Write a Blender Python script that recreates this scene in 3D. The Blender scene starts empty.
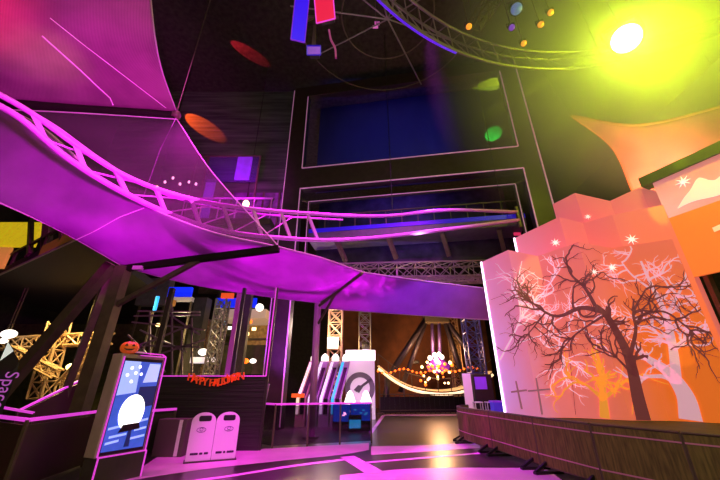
import bpy, bmesh, math, random
from mathutils import Vector, Matrix
random.seed(11)
C = bpy.context.scene.collection
V = Vector

# ------------------------------------------------------------------ camera
PITCH = math.radians(24.0); FPX = 330.0; EYE = 1.6
cam = bpy.data.cameras.new('camera'); cam.sensor_width = 36; cam.lens = 36*FPX/720
cam.clip_end = 300
co = bpy.data.objects.new('camera', cam); C.objects.link(co)
co.location = (0, 0, EYE); co.rotation_euler = (math.radians(90)+PITCH, 0, 0)
bpy.context.scene.camera = co
SP, CP = math.sin(PITCH), math.cos(PITCH)

# ------------------------------------------------------------------ world, exposure
w = bpy.data.worlds.new('dim_hall'); bpy.context.scene.world = w; w.use_nodes = True
w.node_tree.nodes['Background'].inputs[0].default_value = (0.46, 0.40, 0.28, 1)
w.node_tree.nodes['Background'].inputs[1].default_value = 0.035
vs = bpy.context.scene.view_settings
vs.view_transform = 'Standard'; vs.look = 'None'; vs.gamma = 1; vs.use_curve_mapping = False
vs.exposure = 0.0

def lin(h):
    h = h.lstrip('#'); r = []
    for i in (0, 2, 4):
        c = int(h[i:i+2], 16)/255
        r.append(c/12.92 if c <= .04045 else ((c+.055)/1.055)**2.4)
    return (r[0], r[1], r[2], 1)

def light(kind, name, loc, power, color, target=None, size=0.3, angle=60, blend=.4):
    l = bpy.data.lights.new(name, kind); l.energy = power; l.color = color[:3]
    if kind == 'SPOT':
        l.spot_size = math.radians(angle); l.spot_blend = blend; l.shadow_soft_size = size
    elif kind == 'POINT': l.shadow_soft_size = size
    elif kind == 'AREA': l.size = size
    o = bpy.data.objects.new(name, l); C.objects.link(o); o.location = loc
    if target is not None:
        o.rotation_euler = (V(target)-V(loc)).to_track_quat('-Z', 'Y').to_euler()
    return o
MAG = (1, .008, .88); MAGP = (.85, .015, 1); PURP = (.30, .06, 1); WARM = (1, .62, .25); BLUE = (.03, .05, 1); RED = (1, .02, .12)
PINK = (1, .45, .55); ORANGE = (1, .42, .12); LIME = (.78, 1, .01)
# magenta floods hung above the canopies, shining down through the cloth
light('SPOT', 'canopy_flood', (-5.2, 10.4, 12.0), 5200, MAG, (-5.8, 8.9, 6.2), .3, 74, .8)
light('SPOT', 'canopy_flood', (-1.6, 11.2, 12.5), 9000, MAG, (-2.0, 11.4, 5.4), .3, 52, .7)
light('SPOT', 'canopy_flood', (3.2, 13.0, 9.4), 3200, (.38, .03, 1), (3.2, 13.2, 5.4), .3, 85, .8)
light('SPOT', 'canopy_flood', (-6.5, 5.5, 16.5), 4200, (.9, .06, .62), (-7, 6.0, 9.5), .3, 95, .6)
light('SPOT', 'canopy_red_flood', (-10.2, 2.9, 14.0), 6500, RED, (-9.6, 3.8, 10.4), .2, 60, 1)
light('SPOT', 'canopy_amber_flood', (-8.6, 6.2, 13.0), 420, (1, .6, .02), (-9.0, 6.5, 9.4), .2, 50, 1)
light('SPOT', 'canopy_low_flood', (-2.6, 3.8, 4.6), 4200, MAG, (-7.0, 7.8, 7.8), .3, 66, .8)
light('SPOT', 'track_flood', (2.2, 7.0, 12.5), 6000, MAGP, (1.5, 12.3, 8.4), .3, 60, .8)
# magenta floods on the floor, under the canopies
light('SPOT', 'floor_flood', (-2.4, 9.7, 4.8), 460, MAG, (-2.4, 9.75, 0), .3, 74, .6)
light('SPOT', 'floor_flood', (0.4, 9.0, 7.5), 700, MAG, (0.6, 9.2, 0), .3, 62, .6)
light('SPOT', 'floor_flood', (1.4, 8.6, 6.0), 360, MAG, (1.3, 8.7, 0), .3, 52, .6)
light('SPOT', 'board_flood', (-2.2, 6.9, 2.6), 420, MAG, (-3.2, 9.2, .5), .2, 34, .8)
# stage wash on the folded screens
light('SPOT', 'stage_wash', (4.2, 4.0, 8.0), 300, (.85, .5, .95), (5.0, 11, 4.5), .4, 60, .8)
light('SPOT', 'stage_wash', (8.0, 4.0, 8.5), 260, (1, .55, .32), (8.0, 10, 4.0), .4, 80, .8)
light('SPOT', 'sail_wash', (12.4, 10.9, 8.4), 2300, (1, .34, .20), (12.5, 11.6, 12), .4, 130, .8)
# blue light in the gate opening and gallery
light('AREA', 'gate_blue_wash', (1.6, 15.6, 15.8), 190, (.05, .04, 1), (1.6, 19, 16.0), 8)
light('AREA', 'gallery_blue_wash', (2.5, 17.2, 10.6), 70, (.22, .08, 1), (2.5, 19, 10.6), 4)
light('SPOT', 'gallery_grey_wash', (2.5, 12.5, 7.2), 260, (.75, .6, .8), (2.5, 17, 9.3), .4, 100, .8)
light('SPOT', 'gate_leg_wash', (-2.6, 13.4, .5), 3500, (.45, .06, 1), (-3.6, 15.6, 4.5), .2, 50, .8)
# warm light of the halls behind
light('POINT', 'far_hall_warm', (-3.0, 22, 4.6), 420, WARM, None, .4)
light('SPOT', 'far_hall_warm', (-13.6, 14.6, 5.7), 1500, (1, .70, .25), (-13.0, 15.6, 0), .3, 130, .5)
light('SPOT', 'far_hall_warm', (-10.0, 14.2, 5.7), 900, (1, .70, .25), (-10.0, 15.4, 0), .3, 130, .5)
light('POINT', 'far_hall_warm', (-8.6, 16.0, 4.2), 160, (1, .8, .45), None, .3)
light('POINT', 'ride_warm', (5.4, 25.6, 4.0), 800, (1, .5, .2), None, .4)
light('POINT', 'game_row_warm', (-1.6, 18.2, 4.6), 260, (1, .75, .6), None, .3)
light('SPOT', 'gallery_magenta', (-5.5, 11.6, 9.4), 900, MAGP, (-6.2, 14.6, 10.8), .3, 80, .8)
# added warm fill standing in for the ambient light of the hall
light('AREA', 'house_light', (0, -3, 9), 620, (1, .80, .48), (0, 12, 1), 8)

# ------------------------------------------------------------------ placing helpers
def ray(x, y):
    u = (x-360)/FPX; v = (240-y)/FPX
    return V((u, CP-v*SP, SP+v*CP))
def at(x, y, Y):                    # point of the place at distance Y seen in that direction
    r = ray(x, y); return V((0, 0, EYE)) + r*(Y/r.y)
def atz(x, y, z):
    r = ray(x, y); return V((0, 0, EYE)) + r*((z-EYE)/r.z)

# ------------------------------------------------------------------ materials
def mat(name, c, rough=.6, metal=0, emit=None, es=0, alpha=1, spec=.5, trans=0, noise=0, nscale=4, bump=0, stretch=None, coat=0):
    m = bpy.data.materials.new(name); m.use_nodes = True
    n = m.node_tree.nodes; b = n['Principled BSDF']; L = m.node_tree.links
    col = lin(c) if isinstance(c, str) else c
    b.inputs['Base Color'].default_value = col
    b.inputs['Roughness'].default_value = rough; b.inputs['Metallic'].default_value = metal
    b.inputs['Specular IOR Level'].default_value = spec
    b.inputs['Alpha'].default_value = alpha; b.inputs['Transmission Weight'].default_value = trans
    b.inputs['Coat Weight'].default_value = coat
    if emit is not None:
        b.inputs['Emission Color'].default_value = lin(emit) if isinstance(emit, str) else emit
        b.inputs['Emission Strength'].default_value = es
    if noise or bump:
        tc = n.new('ShaderNodeTexCoord'); nt = n.new('ShaderNodeTexNoise'); nt.inputs['Scale'].default_value = nscale
        nt.inputs['Detail'].default_value = 6
        mp = n.new('ShaderNodeMapping'); L.new(tc.outputs['Object'], mp.inputs[0]); L.new(mp.outputs[0], nt.inputs['Vector'])
        if stretch: mp.inputs['Scale'].default_value = stretch
        if noise:
            r = n.new('ShaderNodeValToRGB'); r.color_ramp.elements[0].position = .3; r.color_ramp.elements[1].position = .7
            r.color_ramp.elements[0].color = [x*(1-noise) for x in col[:3]]+[1]
            r.color_ramp.elements[1].color = [min(1, x*(1+noise)) for x in col[:3]]+[1]
            L.new(nt.outputs['Fac'], r.inputs[0]); L.new(r.outputs[0], b.inputs['Base Color'])
        if bump:
            bp = n.new('ShaderNodeBump'); bp.inputs['Strength'].default_value = bump; bp.inputs['Distance'].default_value = .05
            L.new(nt.outputs['Fac'], bp.inputs['Height']); L.new(bp.outputs[0], b.inputs['Normal'])
    return m

def fabric(name, c, see=.25, wave=40, trl=.5, wamp=.25):
    """open weave cloth: diffuse + translucent, with the see-through share of its holes"""
    m = bpy.data.materials.new(name); m.use_nodes = True
    n = m.node_tree.nodes; L = m.node_tree.links; n.remove(n['Principled BSDF'])
    out = n['Material Output']; d = n.new('ShaderNodeBsdfDiffuse'); t = n.new('ShaderNodeBsdfTranslucent')
    tr = n.new('ShaderNodeBsdfTransparent'); m1 = n.new('ShaderNodeMixShader'); m2 = n.new('ShaderNodeMixShader')
    tc = n.new('ShaderNodeTexCoord'); nz = n.new('ShaderNodeTexNoise'); nz.inputs['Scale'].default_value = .9; nz.inputs['Detail'].default_value = 5
    L.new(tc.outputs['Object'], nz.inputs['Vector'])
    rp = n.new('ShaderNodeValToRGB'); col = lin(c)
    rp.color_ramp.elements[0].position = .3; rp.color_ramp.elements[1].position = .7
    rp.color_ramp.elements[0].color = [x*.72 for x in col[:3]]+[1]; rp.color_ramp.elements[1].color = col
    L.new(nz.outputs['Fac'], rp.inputs[0])
    for s in (d, t): L.new(rp.outputs[0], s.inputs['Color'])
    m1.inputs[0].default_value = trl; L.new(d.outputs[0], m1.inputs[1]); L.new(t.outputs[0], m1.inputs[2])
    wv = n.new('ShaderNodeTexWave'); wv.inputs['Scale'].default_value = wave; wv.inputs['Distortion'].default_value = .6
    wv.bands_direction = 'DIAGONAL'
    L.new(tc.outputs['Object'], wv.inputs['Vector'])
    ma = n.new('ShaderNodeMath'); ma.operation = 'MULTIPLY_ADD'; ma.inputs[1].default_value = wamp; ma.inputs[2].default_value = see-wamp/2
    L.new(wv.outputs['Fac'], ma.inputs[0]); L.new(ma.outputs[0], m2.inputs[0])
    L.new(m1.outputs[0], m2.inputs[1]); L.new(tr.outputs[0], m2.inputs[2]); L.new(m2.outputs[0], out.inputs['Surface'])
    return m

M = {}
M['dark'] = mat('dark_paint', '#3c3830', .55, .0, noise=.25, nscale=3)
M['black'] = mat('black_plastic', '#141314', .4)
M['steel'] = mat('dark_steel', '#5c5240', .5, .2, noise=.2)
M['truss'] = mat('aluminium_truss', '#9a958e', .4, .7)
M['truss_warm'] = mat('warm_truss', '#c9a77c', .45, .4)  # truss metal with warm light tinted into its colour
M['white'] = mat('white_panel', '#e4dfe6', .45)
M['grey'] = mat('grey_panel', '#8f8a80', .6, noise=.15)
M['track'] = mat('pink_track_paint', '#d88ae0', .35)  # white paint with the magenta light tinted into it
M['neon'] = mat('magenta_neon', '#c850c0', .4, emit='#d63fd0', es=.9)  # magenta light on edges and handrails, put in as a glow
M['neon_pale'] = mat('pale_edge_light', '#d8a8c8', .4, emit='#c07ab0', es=.38)  # paler edges, the light on them also put in as a glow
M['neon_white'] = mat('white_edge_light', '#ffffff', .4, emit='#f6dcff', es=3)
M['neon_blue'] = mat('blue_edge_light', '#2818c0', .4, emit='#3a18e0', es=.30)
M['warm_lamp'] = mat('warm_lamp_glass', '#fff0d0', .4, emit='#ffcf80', es=6)
M['white_lamp'] = mat('white_lamp_glass', '#ffffff', .4, emit='#fff4e6', es=3)
M['white_edge'] = mat('white_lit_edge', '#ffffff', .4, emit='#f0e0ff', es=.9)
M['game_lamp'] = mat('game_lamp_glass', '#ffffff', .4, emit='#fff0e0', es=1.3)
M['pink_lamp'] = mat('pink_lamp_glass', '#ffffff', .4, emit='#ff9ad0', es=5)
M['orange_lamp'] = mat('orange_lamp_glass', '#ff8a30', .4, emit='#ff6a18', es=3)
M['blue_screen'] = mat('blue_screen', '#1030a0', .3, emit='#1448e0', es=.9)
M['cyan_screen'] = mat('cyan_screen', '#30a0d0', .3, emit='#30b4ff', es=1.2)
M['violet_screen'] = mat('violet_screen', '#6020a0', .3, emit='#8a30d8', es=.55, noise=.4, nscale=2)
M['glass'] = mat('smoked_glass', '#1c1420', .06, alpha=.55, spec=.6)
M['brown'] = mat('brown_wall', '#6a3c1c', .8, noise=.3, nscale=1.2)
M['facade'] = mat('dark_ribbed_facade', '#525c4c', .7, noise=.55, nscale=1.1, bump=.6, stretch=(.35, .35, 5))
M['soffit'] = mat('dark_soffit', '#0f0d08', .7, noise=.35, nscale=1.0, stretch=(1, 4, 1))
M['leaf_brown'] = mat('fence_cloth', '#6a6430', .85, noise=.45, nscale=7, stretch=(4, 4, .5))
M['fence_line'] = mat('fence_line', '#cf8fae', .5)
M['stage'] = mat('stage_boards', '#4c3a1c', .7, noise=.3)
M['orange'] = mat('orange_plastic', '#e0601c', .5, emit='#e0601c', es=.3)  # a little glow added to brighten the orange
M['orange_bright'] = mat('orange_foil', '#ff5a24', .45, emit='#ff4a20', es=.25)  # letter orange with a slight glow mixed in
M['yellow_glow'] = mat('yellow_lit_sign', '#c8a820', .5, emit='#d0b018', es=.8, noise=.9, nscale=3)
M['tan'] = mat('tan_plank', '#9a6a30', .6, emit='#9a6420', es=.12)

# ------------------------------------------------------------------ mesh helpers
class MB:
    def __init__(s): s.b = bmesh.new()
    def box(s, c, size, rot=None):
        m = Matrix.Translation(V(c)) @ ((rot.to_matrix().to_4x4() if hasattr(rot, 'to_matrix') else rot) if rot is not None else Matrix.Identity(4))
        m = m @ Matrix.Diagonal((size[0], size[1], size[2], 1))
        bmesh.ops.create_cube(s.b, size=1, matrix=m); return s
    def bar(s, p, q, wd, ht=None, up=(0, 0, 1)):
        p, q = V(p), V(q); ht = ht or wd; d = q-p; L = d.length
        if L < 1e-5: return s
        d.normalize(); up = V(up)
        if abs(d.dot(up)) > .99: up = V((1, 0, 0))
        sx = d.cross(up).normalized(); uz = sx.cross(d).normalized()
        m = Matrix(((sx.x, d.x, uz.x, (p.x+q.x)/2), (sx.y, d.y, uz.y, (p.y+q.y)/2), (sx.z, d.z, uz.z, (p.z+q.z)/2), (0, 0, 0, 1)))
        bmesh.ops.create_cube(s.b, size=1, matrix=m @ Matrix.Diagonal((wd, L, ht, 1))); return s
    def tube(s, pts, r, n=8, cap=True, r2=None):
        pts = [V(p) for p in pts]; rings = []; N = len(pts)
        for i, p in enumerate(pts):
            d = (pts[min(i+1, N-1)]-pts[max(i-1, 0)])
            d = d.normalized() if d.length > 1e-6 else V((0, 0, 1))
            up = V((0, 0, 1)) if abs(d.z) < .95 else V((1, 0, 0))
            a = d.cross(up).normalized(); b = a.cross(d).normalized()
            rr = r if r2 is None else r+(r2-r)*i/(N-1)
            rings.append([s.b.verts.new(p+(a*math.cos(t)+b*math.sin(t))*rr) for t in [2*math.pi*k/n for k in range(n)]])
        for A, B in zip(rings, rings[1:]):
            for k in range(n): s.b.faces.new((A[k], A[(k+1) % n], B[(k+1) % n], B[k]))
        if cap and n > 2:
            s.b.faces.new(rings[0][::-1]); s.b.faces.new(rings[-1])
        return s
    def ball(s, c, r, seg=12, scale=(1, 1, 1)):
        bmesh.ops.create_uvsphere(s.b, u_segments=seg, v_segments=max(6, seg*2//3), radius=r,
                                  matrix=Matrix.Translation(V(c)) @ Matrix.Diagonal((*scale, 1))); return s
    def prism(s, poly, off):                 # poly: list of points, extruded by the vector off
        a = [s.b.verts.new(V(p)) for p in poly]; b = [s.b.verts.new(V(p)+V(off)) for p in poly]
        n = len(poly)
        s.b.faces.new(a); s.b.faces.new(b[::-1])
        for i in range(n): s.b.faces.new((a[i], b[i], b[(i+1) % n], a[(i+1) % n]))
        return s
    def lathe(s, c, prof, n=16, axis=None):
        m = Matrix.Translation(V(c)) @ (axis or Matrix.Identity(4)); rings = []
        for (r, z) in prof:
            rings.append([s.b.verts.new(m @ V((r*math.cos(2*math.pi*k/n), r*math.sin(2*math.pi*k/n), z))) for k in range(n)])
        for A, B in zip(rings, rings[1:]):
            for k in range(n): s.b.faces.new((A[k], A[(k+1) % n], B[(k+1) % n], B[k]))
        s.b.faces.new(rings[0][::-1]); s.b.faces.new(rings[-1]); return s
    def grid(s, rows):
        vv = [[s.b.verts.new(V(p)) for p in r] for r in rows]
        for A, B in zip(vv, vv[1:]):
            for i in range(len(A)-1): s.b.faces.new((A[i], A[i+1], B[i+1], B[i]))
        return s
    def text(s, txt, matrix, size=1, depth=.01, space=1, bold=0):
        cu = bpy.data.curves.new('lettering', 'FONT'); cu.body = txt; cu.size = size; cu.extrude = depth
        cu.align_x = 'CENTER'; cu.align_y = 'CENTER'; cu.space_character = space; cu.offset = bold
        o = bpy.data.objects.new('lettering', cu); C.objects.link(o)
        dg = bpy.context.evaluated_depsgraph_get(); me = bpy.data.meshes.new_from_object(o.evaluated_get(dg))
        me.transform(matrix); s.b.from_mesh(me)
        bpy.data.objects.remove(o); bpy.data.curves.remove(cu); bpy.data.meshes.remove(me); return s
    def build(s, name, m, parent=None, smooth=False, bevel=0, solid=0):
        bmesh.ops.recalc_face_normals(s.b, faces=s.b.faces)
        me = bpy.data.meshes.new(name); s.b.to_mesh(me); s.b.free()
        if smooth:
            for p in me.polygons: p.use_smooth = True
        o = bpy.data.objects.new(name, me); C.objects.link(o)
        me.materials.append(m if not isinstance(m, str) else M[m])
        if solid:
            md = o.modifiers.new('solid', 'SOLIDIFY'); md.thickness = solid
        if bevel:
            md = o.modifiers.new('bevel', 'BEVEL'); md.width = bevel; md.segments = 2; md.limit_method = 'ANGLE'
        if parent is not None:
            o.parent = parent
            o.matrix_parent_inverse = Matrix.Translation(-parent.location) if parent.type == 'EMPTY' else Matrix.Identity(4)
        return o

def tag(o, label, cat, group=None, kind=None):
    o['label'] = label; o['category'] = cat
    if group: o['group'] = group
    if kind: o['kind'] = kind
    return o
def thing(name, label, cat, loc=(0, 0, 0), group=None):
    o = bpy.data.objects.new(name, None); C.objects.link(o); o.location = loc; o.empty_display_size = .2
    return tag(o, label, cat, group)
def struct(o): o['kind'] = 'structure'; return o
def ap(o, ob): return o

def resample(pts, n):
    pts = [V(p) for p in pts]; ds = [0]
    for a, b in zip(pts, pts[1:]): ds.append(ds[-1]+(b-a).length)
    out = []
    for i in range(n):
        t = ds[-1]*i/(n-1); k = 0
        while k < len(ds)-2 and ds[k+1] < t: k += 1
        f = (t-ds[k])/max(ds[k+1]-ds[k], 1e-9); out.append(pts[k].lerp(pts[k+1], f))
    return out
def smoothline(pts, n):
    """Catmull-Rom through the points"""
    P = [V(p) for p in pts]; P = [P[0]*2-P[1]]+P+[P[-1]*2-P[-2]]; out = []
    per = 12
    for i in range(1, len(P)-2):
        for k in range(per):
            t = k/per; a, b, c, d = P[i-1], P[i], P[i+1], P[i+2]
            out.append(.5*((2*b)+(c-a)*t+(2*a-5*b+4*c-d)*t*t+(3*b-a-3*c+d)*t**3))
    out.append(P[-2]); return resample(out, n)
def coons(top, right, bottom, left, nu=28, nv=16, sag=0):
    """top and bottom run the same way, left joins their starts, right their ends"""
    T, B = smoothline(top, nu), smoothline(bottom, nu); Lf, R = smoothline(left, nv), smoothline(right, nv); rows = []
    for j in range(nv):
        v = j/(nv-1); row = []
        for i in range(nu):
            u = i/(nu-1)
            p = T[i]*(1-v)+B[i]*v+Lf[j]*(1-u)+R[j]*u-(T[0]*(1-u)*(1-v)+T[-1]*u*(1-v)+B[0]*(1-u)*v+B[-1]*u*v)
            p.z -= sag*16*u*(1-u)*v*(1-v); row.append(p)
        rows.append(row)
    return rows

# ================================================================== SETTING
XL, XR, YB, YF, ZC = -26, 22, -14, 34, 20
fm = mat('dark_polished_floor', '#302a2c', .30, noise=.25, nscale=.7, spec=.6)
struct(MB().box(((XL+XR)/2, (YB+YF)/2, -.1), (XR-XL, YF-YB, .2)).build('floor', fm))
struct(MB().box(((XL+XR)/2, (YB+YF)/2, ZC+.1), (XR-XL, YF-YB, .2)).build('ceiling', mat('black_ceiling', '#3a392e', .9, noise=.4)))
wm = mat('dark_wall', '#302c26', .9, noise=.3)
struct(MB().box(((XL+XR)/2, YF+.1, ZC/2), (XR-XL, .2, ZC)).build('wall_back', wm))
struct(MB().box((XL-.1, (YB+YF)/2, ZC/2), (.2, YF-YB, ZC)).build('wall_left', wm))
struct(MB().box((XR+.1, (YB+YF)/2, ZC/2), (.2, YF-YB, ZC)).build('wall_right', mat('olive_wall', '#33421c', .9, noise=.3)))
struct(MB().box(((XL+XR)/2, YB-.1, ZC/2), (XR-XL, .2, ZC)).build('wall_front', wm))
# ribbed facade left of the gate, standing on the gallery level
struct(MB().box((-9.9, 16.6, 13.9), (11.4, .3, 12.2)).build('wall_facade', 'facade'))
# brown wall behind the far ride
struct(MB().box((5, 31, 5), (13, .3, 10)).build('wall_ride', 'brown'))
# upper floor slab at the left and its lower hall back wall
e0, e1 = V((-9.0, 9.7, 6.0)), V((-18.5, 15.4, 6.0)); bk = V((-1.2, 6.4, 0))
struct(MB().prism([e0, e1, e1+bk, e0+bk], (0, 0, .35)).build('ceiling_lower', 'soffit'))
struct(MB().box((-17.2, 24.6, 2.9), (17, .2, 5.8)).build('wall_hall', mat('hall_wall', '#4c4a28', .8, noise=.35)))

# painted bands on the floor (pale paint)
paint = mat('pink_floor_paint', '#cf9acb', .38, noise=.12, nscale=1.5)
def band(n, inner, outer, z=.004):
    a, b = smoothline([(p[0], p[1], z) for p in inner], 40), smoothline([(p[0], p[1], z) for p in outer], 40)
    struct(MB().grid([a, b]).build('trim_%d' % n, paint, solid=.003))
def g(x, y): p = atz(x, y, 0); return (p.x, p.y)
band(1, [g(120, 482), g(200, 470), g(270, 462), g(340, 455), g(369, 450)], [g(165, 452), g(210, 452), g(262, 449), g(320, 446), g(369, 443)])
band(2, [g(110, 492), g(220, 478.5), g(290, 467.5), g(345, 460.5)], [g(110, 490), g(220, 476.5), g(290, 465.5), g(345, 458.5)])
band(3, [g(340, 457), g(366, 474)], [g(354, 456), g(386, 473)])
band(4, [g(371, 455), g(420, 452), g(480, 448)], [g(371, 446.5), g(420, 445.5), g(480, 442)])
band(5, [g(366, 463.5), g(420, 459), g(480, 454)], [g(366, 462), g(420, 457.5), g(480, 452.6)])
band(6, [g(340, 492), g(420, 490), g(570, 486)], [g(340, 475.5), g(420, 468.5), g(545, 468)], .003)
band(7, [g(368, 434), g(382, 415.5)], [g(372, 434), g(385, 415.5)])
band(8, [g(384, 415.6), g(456, 415.6)], [g(384, 414.6), g(456, 414.6)])

# stage behind the fence
st = [(4.05, 12.6), (4.15, 11.0), (4.45, 9.0), (4.95, 7.2), (5.8, 5.6), (7.2, 4.0), (14, 4.0), (14, 14.6), (5, 14.6)]
struct(MB().prism([(x, y, 0) for x, y in st], (0, 0, .8)).build('floor_stage', 'stage'))

# ================================================================== GATE (tall dark portal)
gd = V((.987, -.162, 0)); gn = V((-.162, -.987, 0)); gO = V((-4.2, 15.5, 0))
def G(s, z, out=0): p = gO+gd*s+gn*out; return V((p.x, p.y, z))
gate = thing('portal_gate', 'towering dark portal frame outlined with thin pink lines behind the wavy track', 'gate', (2, 15, 0))
def gbox(s0, s1, z0, z1, th=.5, out=0):
    return MB().prism([G(s0, z0, out), G(s1, z0, out), G(s1, z0, out-th), G(s0, z0, out-th)], (0, 0, z1-z0))
M['gate'] = mat('gate_black', '#332a26', .5, noise=.2)
gbox(0, .95, 0, 19.2).build('post', 'gate', gate); gbox(12.45, 13.35, 0, 19.2).build('post', 'gate', gate)
gbox(.95, 12.45, 11.5, 12.85).build('lintel', 'gate', gate)
gbox(.95, 12.45, 18.4, 19.2).build('lintel', 'gate', gate)
MB().prism([G(.95, 12.85, -2.6), G(14.2, 12.85, -2.6), G(14.2, 12.85, -2.7), G(.95, 12.85, -2.7)], (0, 0, 7.1)).build('back_panel', mat('gate_blue_panel', '#26283a', .7, noise=.3, nscale=.5, stretch=(1, 1, .3)), gate)
fr = gbox(1.25, 1.4, 5.5, 11.0, .3, -.5); fr.b.from_mesh(gbox(11.95, 12.1, 5.5, 11.0, .3, -.5).build('tmp', 'gate').data)
inner = MB(); inner.bar(G(1.3, 6, -.6), G(1.3, 10.95, -.6), .14); inner.bar(G(1.3, 10.95, -.6), G(12.1, 10.95, -.6), .14); inner.bar(G(12.1, 10.95, -.6), G(12.1, 6, -.6), .14)
inner.bar(G(1.3, 10.95, -.6), G(.9, 10.95, -.2), .1); inner.bar(G(12.1, 10.95, -.6), G(12.5, 10.95, -.2), .1)
inner.build('inner_frame', 'gate', gate)
fr.b.free()
for o in [o for o in bpy.data.objects if o.name.startswith('tmp')]: bpy.data.objects.remove(o)
def glow_bars(name, pts, r, m, parent):
    b = MB()
    for p, q in zip(pts, pts[1:]): b.bar(p, q, r)
    return b.build(name, m, parent)
glow_bars('light_line', [G(0, .1, .02), G(0, 19, .02)], .035, 'neon_pale', gate)
glow_bars('light_line', [G(.95, .1, .02), G(.95, 11.5, .02), G(12.45, 11.5, .02), G(12.45, 5, .02)], .05, 'neon_pale', gate)
glow_bars('light_line', [G(.95, 18.3, .02), G(.95, 12.85, .02), G(12.45, 12.85, .02), G(12.45, 18.3, .02)], .045, 'neon_pale', gate)
glow_bars('light_line', [G(13.35, 6, .02), G(13.35, 19, .02)], .05, 'neon_pale', gate)
glow_bars('light_line', [G(1.3, 7.6, -.51), G(1.3, 10.95, -.51), G(12.1, 10.95, -.51), G(12.1, 7.6, -.51)], .03, 'neon_pale', gate)

# gallery inside the gate
gal = thing('gallery_walkway', 'grey gallery bridge with a blue lit edge inside the portal', 'walkway', (2, 17, 9))
gbox(1.0, 12.6, 9.15, 9.55, 1.6, -1.6).build('deck', mat('gallery_deck', '#5c5862', .6, noise=.15), gal)
gbox(1.0, 12.6, 9.55, 9.78, .08, -1.55).build('edge_light', 'neon_blue', gal)
for k in range(4):
    s = 2.6+k*2.9
    MB().bar(G(s, 9.15, -1.9), G(s+.35, 8.2, -2.9), .22).build('bracket', 'steel', gal)
rb = MB()
for k in range(14): rb.bar(G(1.1+k*.87, 9.78, -1.6), G(1.1+k*.87, 10.6, -1.6), .04)
rb.bar(G(1.1, 10.6, -1.6), G(12.5, 10.6, -1.6), .06); rb.build('railing', 'steel', gal)
gbox(.95, 12.45, 8.1, 12.85, .1, -3.6).build('back_panel', mat('gallery_back', '#2a2230', .8, noise=.8, nscale=1.5), gal)
sg = MB(); p = at(517, 233, 16); sg.box(p, (.35, .08, .28)); tag(sg.build('gallery_sign', mat('red_lit_sign', '#902040', .5, emit='#e03060', es=.8)), 'small glowing red sign at the right end of the blue lit gallery', 'sign')

# left gallery balcony with violet windows
bal = thing('balcony', 'purple lit balcony with glass panels on the dark facade', 'balcony', (-6.4, 15, 9))
MB().box((-6.5, 15.27, 8.85), (4.4, 2.44, .3)).build('deck', 'dark', bal)
MB().box((-6.1, 16.3, 10.4), (3.4, .15, 2.8)).build('back_panel', mat('violet_wall', '#7a4a86', .7, noise=.7, nscale=1.6), bal)
MB().box((-6.6, 14.1, 11.9), (2.7, .06, 1.6)).build('upper_panel', mat('clear_violet_panel', '#50307a', .3, alpha=.35), bal)
MB().box((-6.0, 14.05, 11.9), (.75, .1, 1.4)).build('lit_panel', 'violet_screen', bal)
MB().box((-7.6, 14.2, 10.2), (.45, .12, 2.2)).build('lit_panel', 'violet_screen', bal)
b = MB()
for k in range(6): b.bar((-8.6+k*.85, 14.05, 9), (-8.6+k*.85, 14.05, 10.1), .05)
b.bar((-8.6, 14.05, 10.1), (-4.3, 14.05, 10.1), .07); b.build('railing', 'track', bal)
b = MB()
for x in (-8.55, -7.95, -5.25): b.bar((x, 14.1, 9), (x, 14.1, 12.7), .09)
b.bar((-8.55, 14.1, 12.7), (-5.2, 14.1, 12.7), .08); b.build('frame', 'steel', bal)
for x in (-7.3, -6.4, -5.5, -4.6): MB().bar((x, 16.2, 9), (x, 16.2, 11.8), .1).bar((x, 16.2, 10.2), (x+.6, 16.2, 11.4), .07).build('wall_strut', 'steel', bal)
bl = [at(x, y, 14.5) for x, y in ((157, 187), (165, 182), (173, 178), (180, 184), (189, 182), (196, 184), (202, 187), (224, 196), (246, 204))]
fs_ = thing('festoon_lights', 'string of small pink and warm bulbs along the purple balcony', 'string lights', bl[0])
MB().tube(bl, .012, 5).build('string', 'black', fs_)
for k, p in enumerate(bl):
    if k == 7: continue
    MB().ball(p, .16 if k == 8 else .065, 10, (1, 1, 1.3)).build('bulb', 'warm_lamp' if k in (0, 8) else 'pink_lamp', fs_, True)
for p in (bl[0], bl[8]): MB().tube([p, V((p.x, p.y, 20))], .015, 5).build('hanger_cable', 'black', fs_)

# ================================================================== LATTICE TRUSSES
def truss_bm(p, q, wd, nseg, r=.035, rl=.02):
    p, q = V(p), V(q); d = (q-p).normalized(); up = V((0, 0, 1)) if abs(d.z) < .9 else V((0, 1, 0))
    a = d.cross(up).normalized()*wd/2; b = a.cross(d).normalized()*wd/2
    cs = [a+b, a-b, -a-b, -a+b]; ch, lt = MB(), MB()
    for c in cs: ch.tube([p+c, q+c], r, 6)
    for i in range(nseg):
        s, e = p.lerp(q, i/nseg), p.lerp(q, (i+1)/nseg)
        for k in range(4):
            c1, c2 = cs[k], cs[(k+1) % 4]
            lt.tube([s+c1, e+c2], rl, 5, False); lt.tube([s+c2, e+c1], rl, 5, False); lt.tube([s+c1, s+c2], rl, 5, False)
    return ch, lt
def truss(label, p, q, wd, nseg, m, r=.035, group=None, name='lattice_truss', rl=.02):
    t = thing(name, label, 'truss', p, group); ch, lt = truss_bm(p, q, wd, nseg, r, rl)
    ch.build('chords', m, t); lt.build('lattice', m, t); return t
truss('long grey horizontal lattice truss below the gallery bridge', (-3.0, 18.0, 7.4), (9.2, 17.2, 7.4), 1.0, 12, 'truss', .045, rl=.028)
truss('second thinner horizontal truss running just above the pale canopy', (-1.0, 16.4, 6.6), (6.4, 16.0, 6.6), .3, 16, 'truss', .03)
T = 'lattice towers of the hall'
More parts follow.
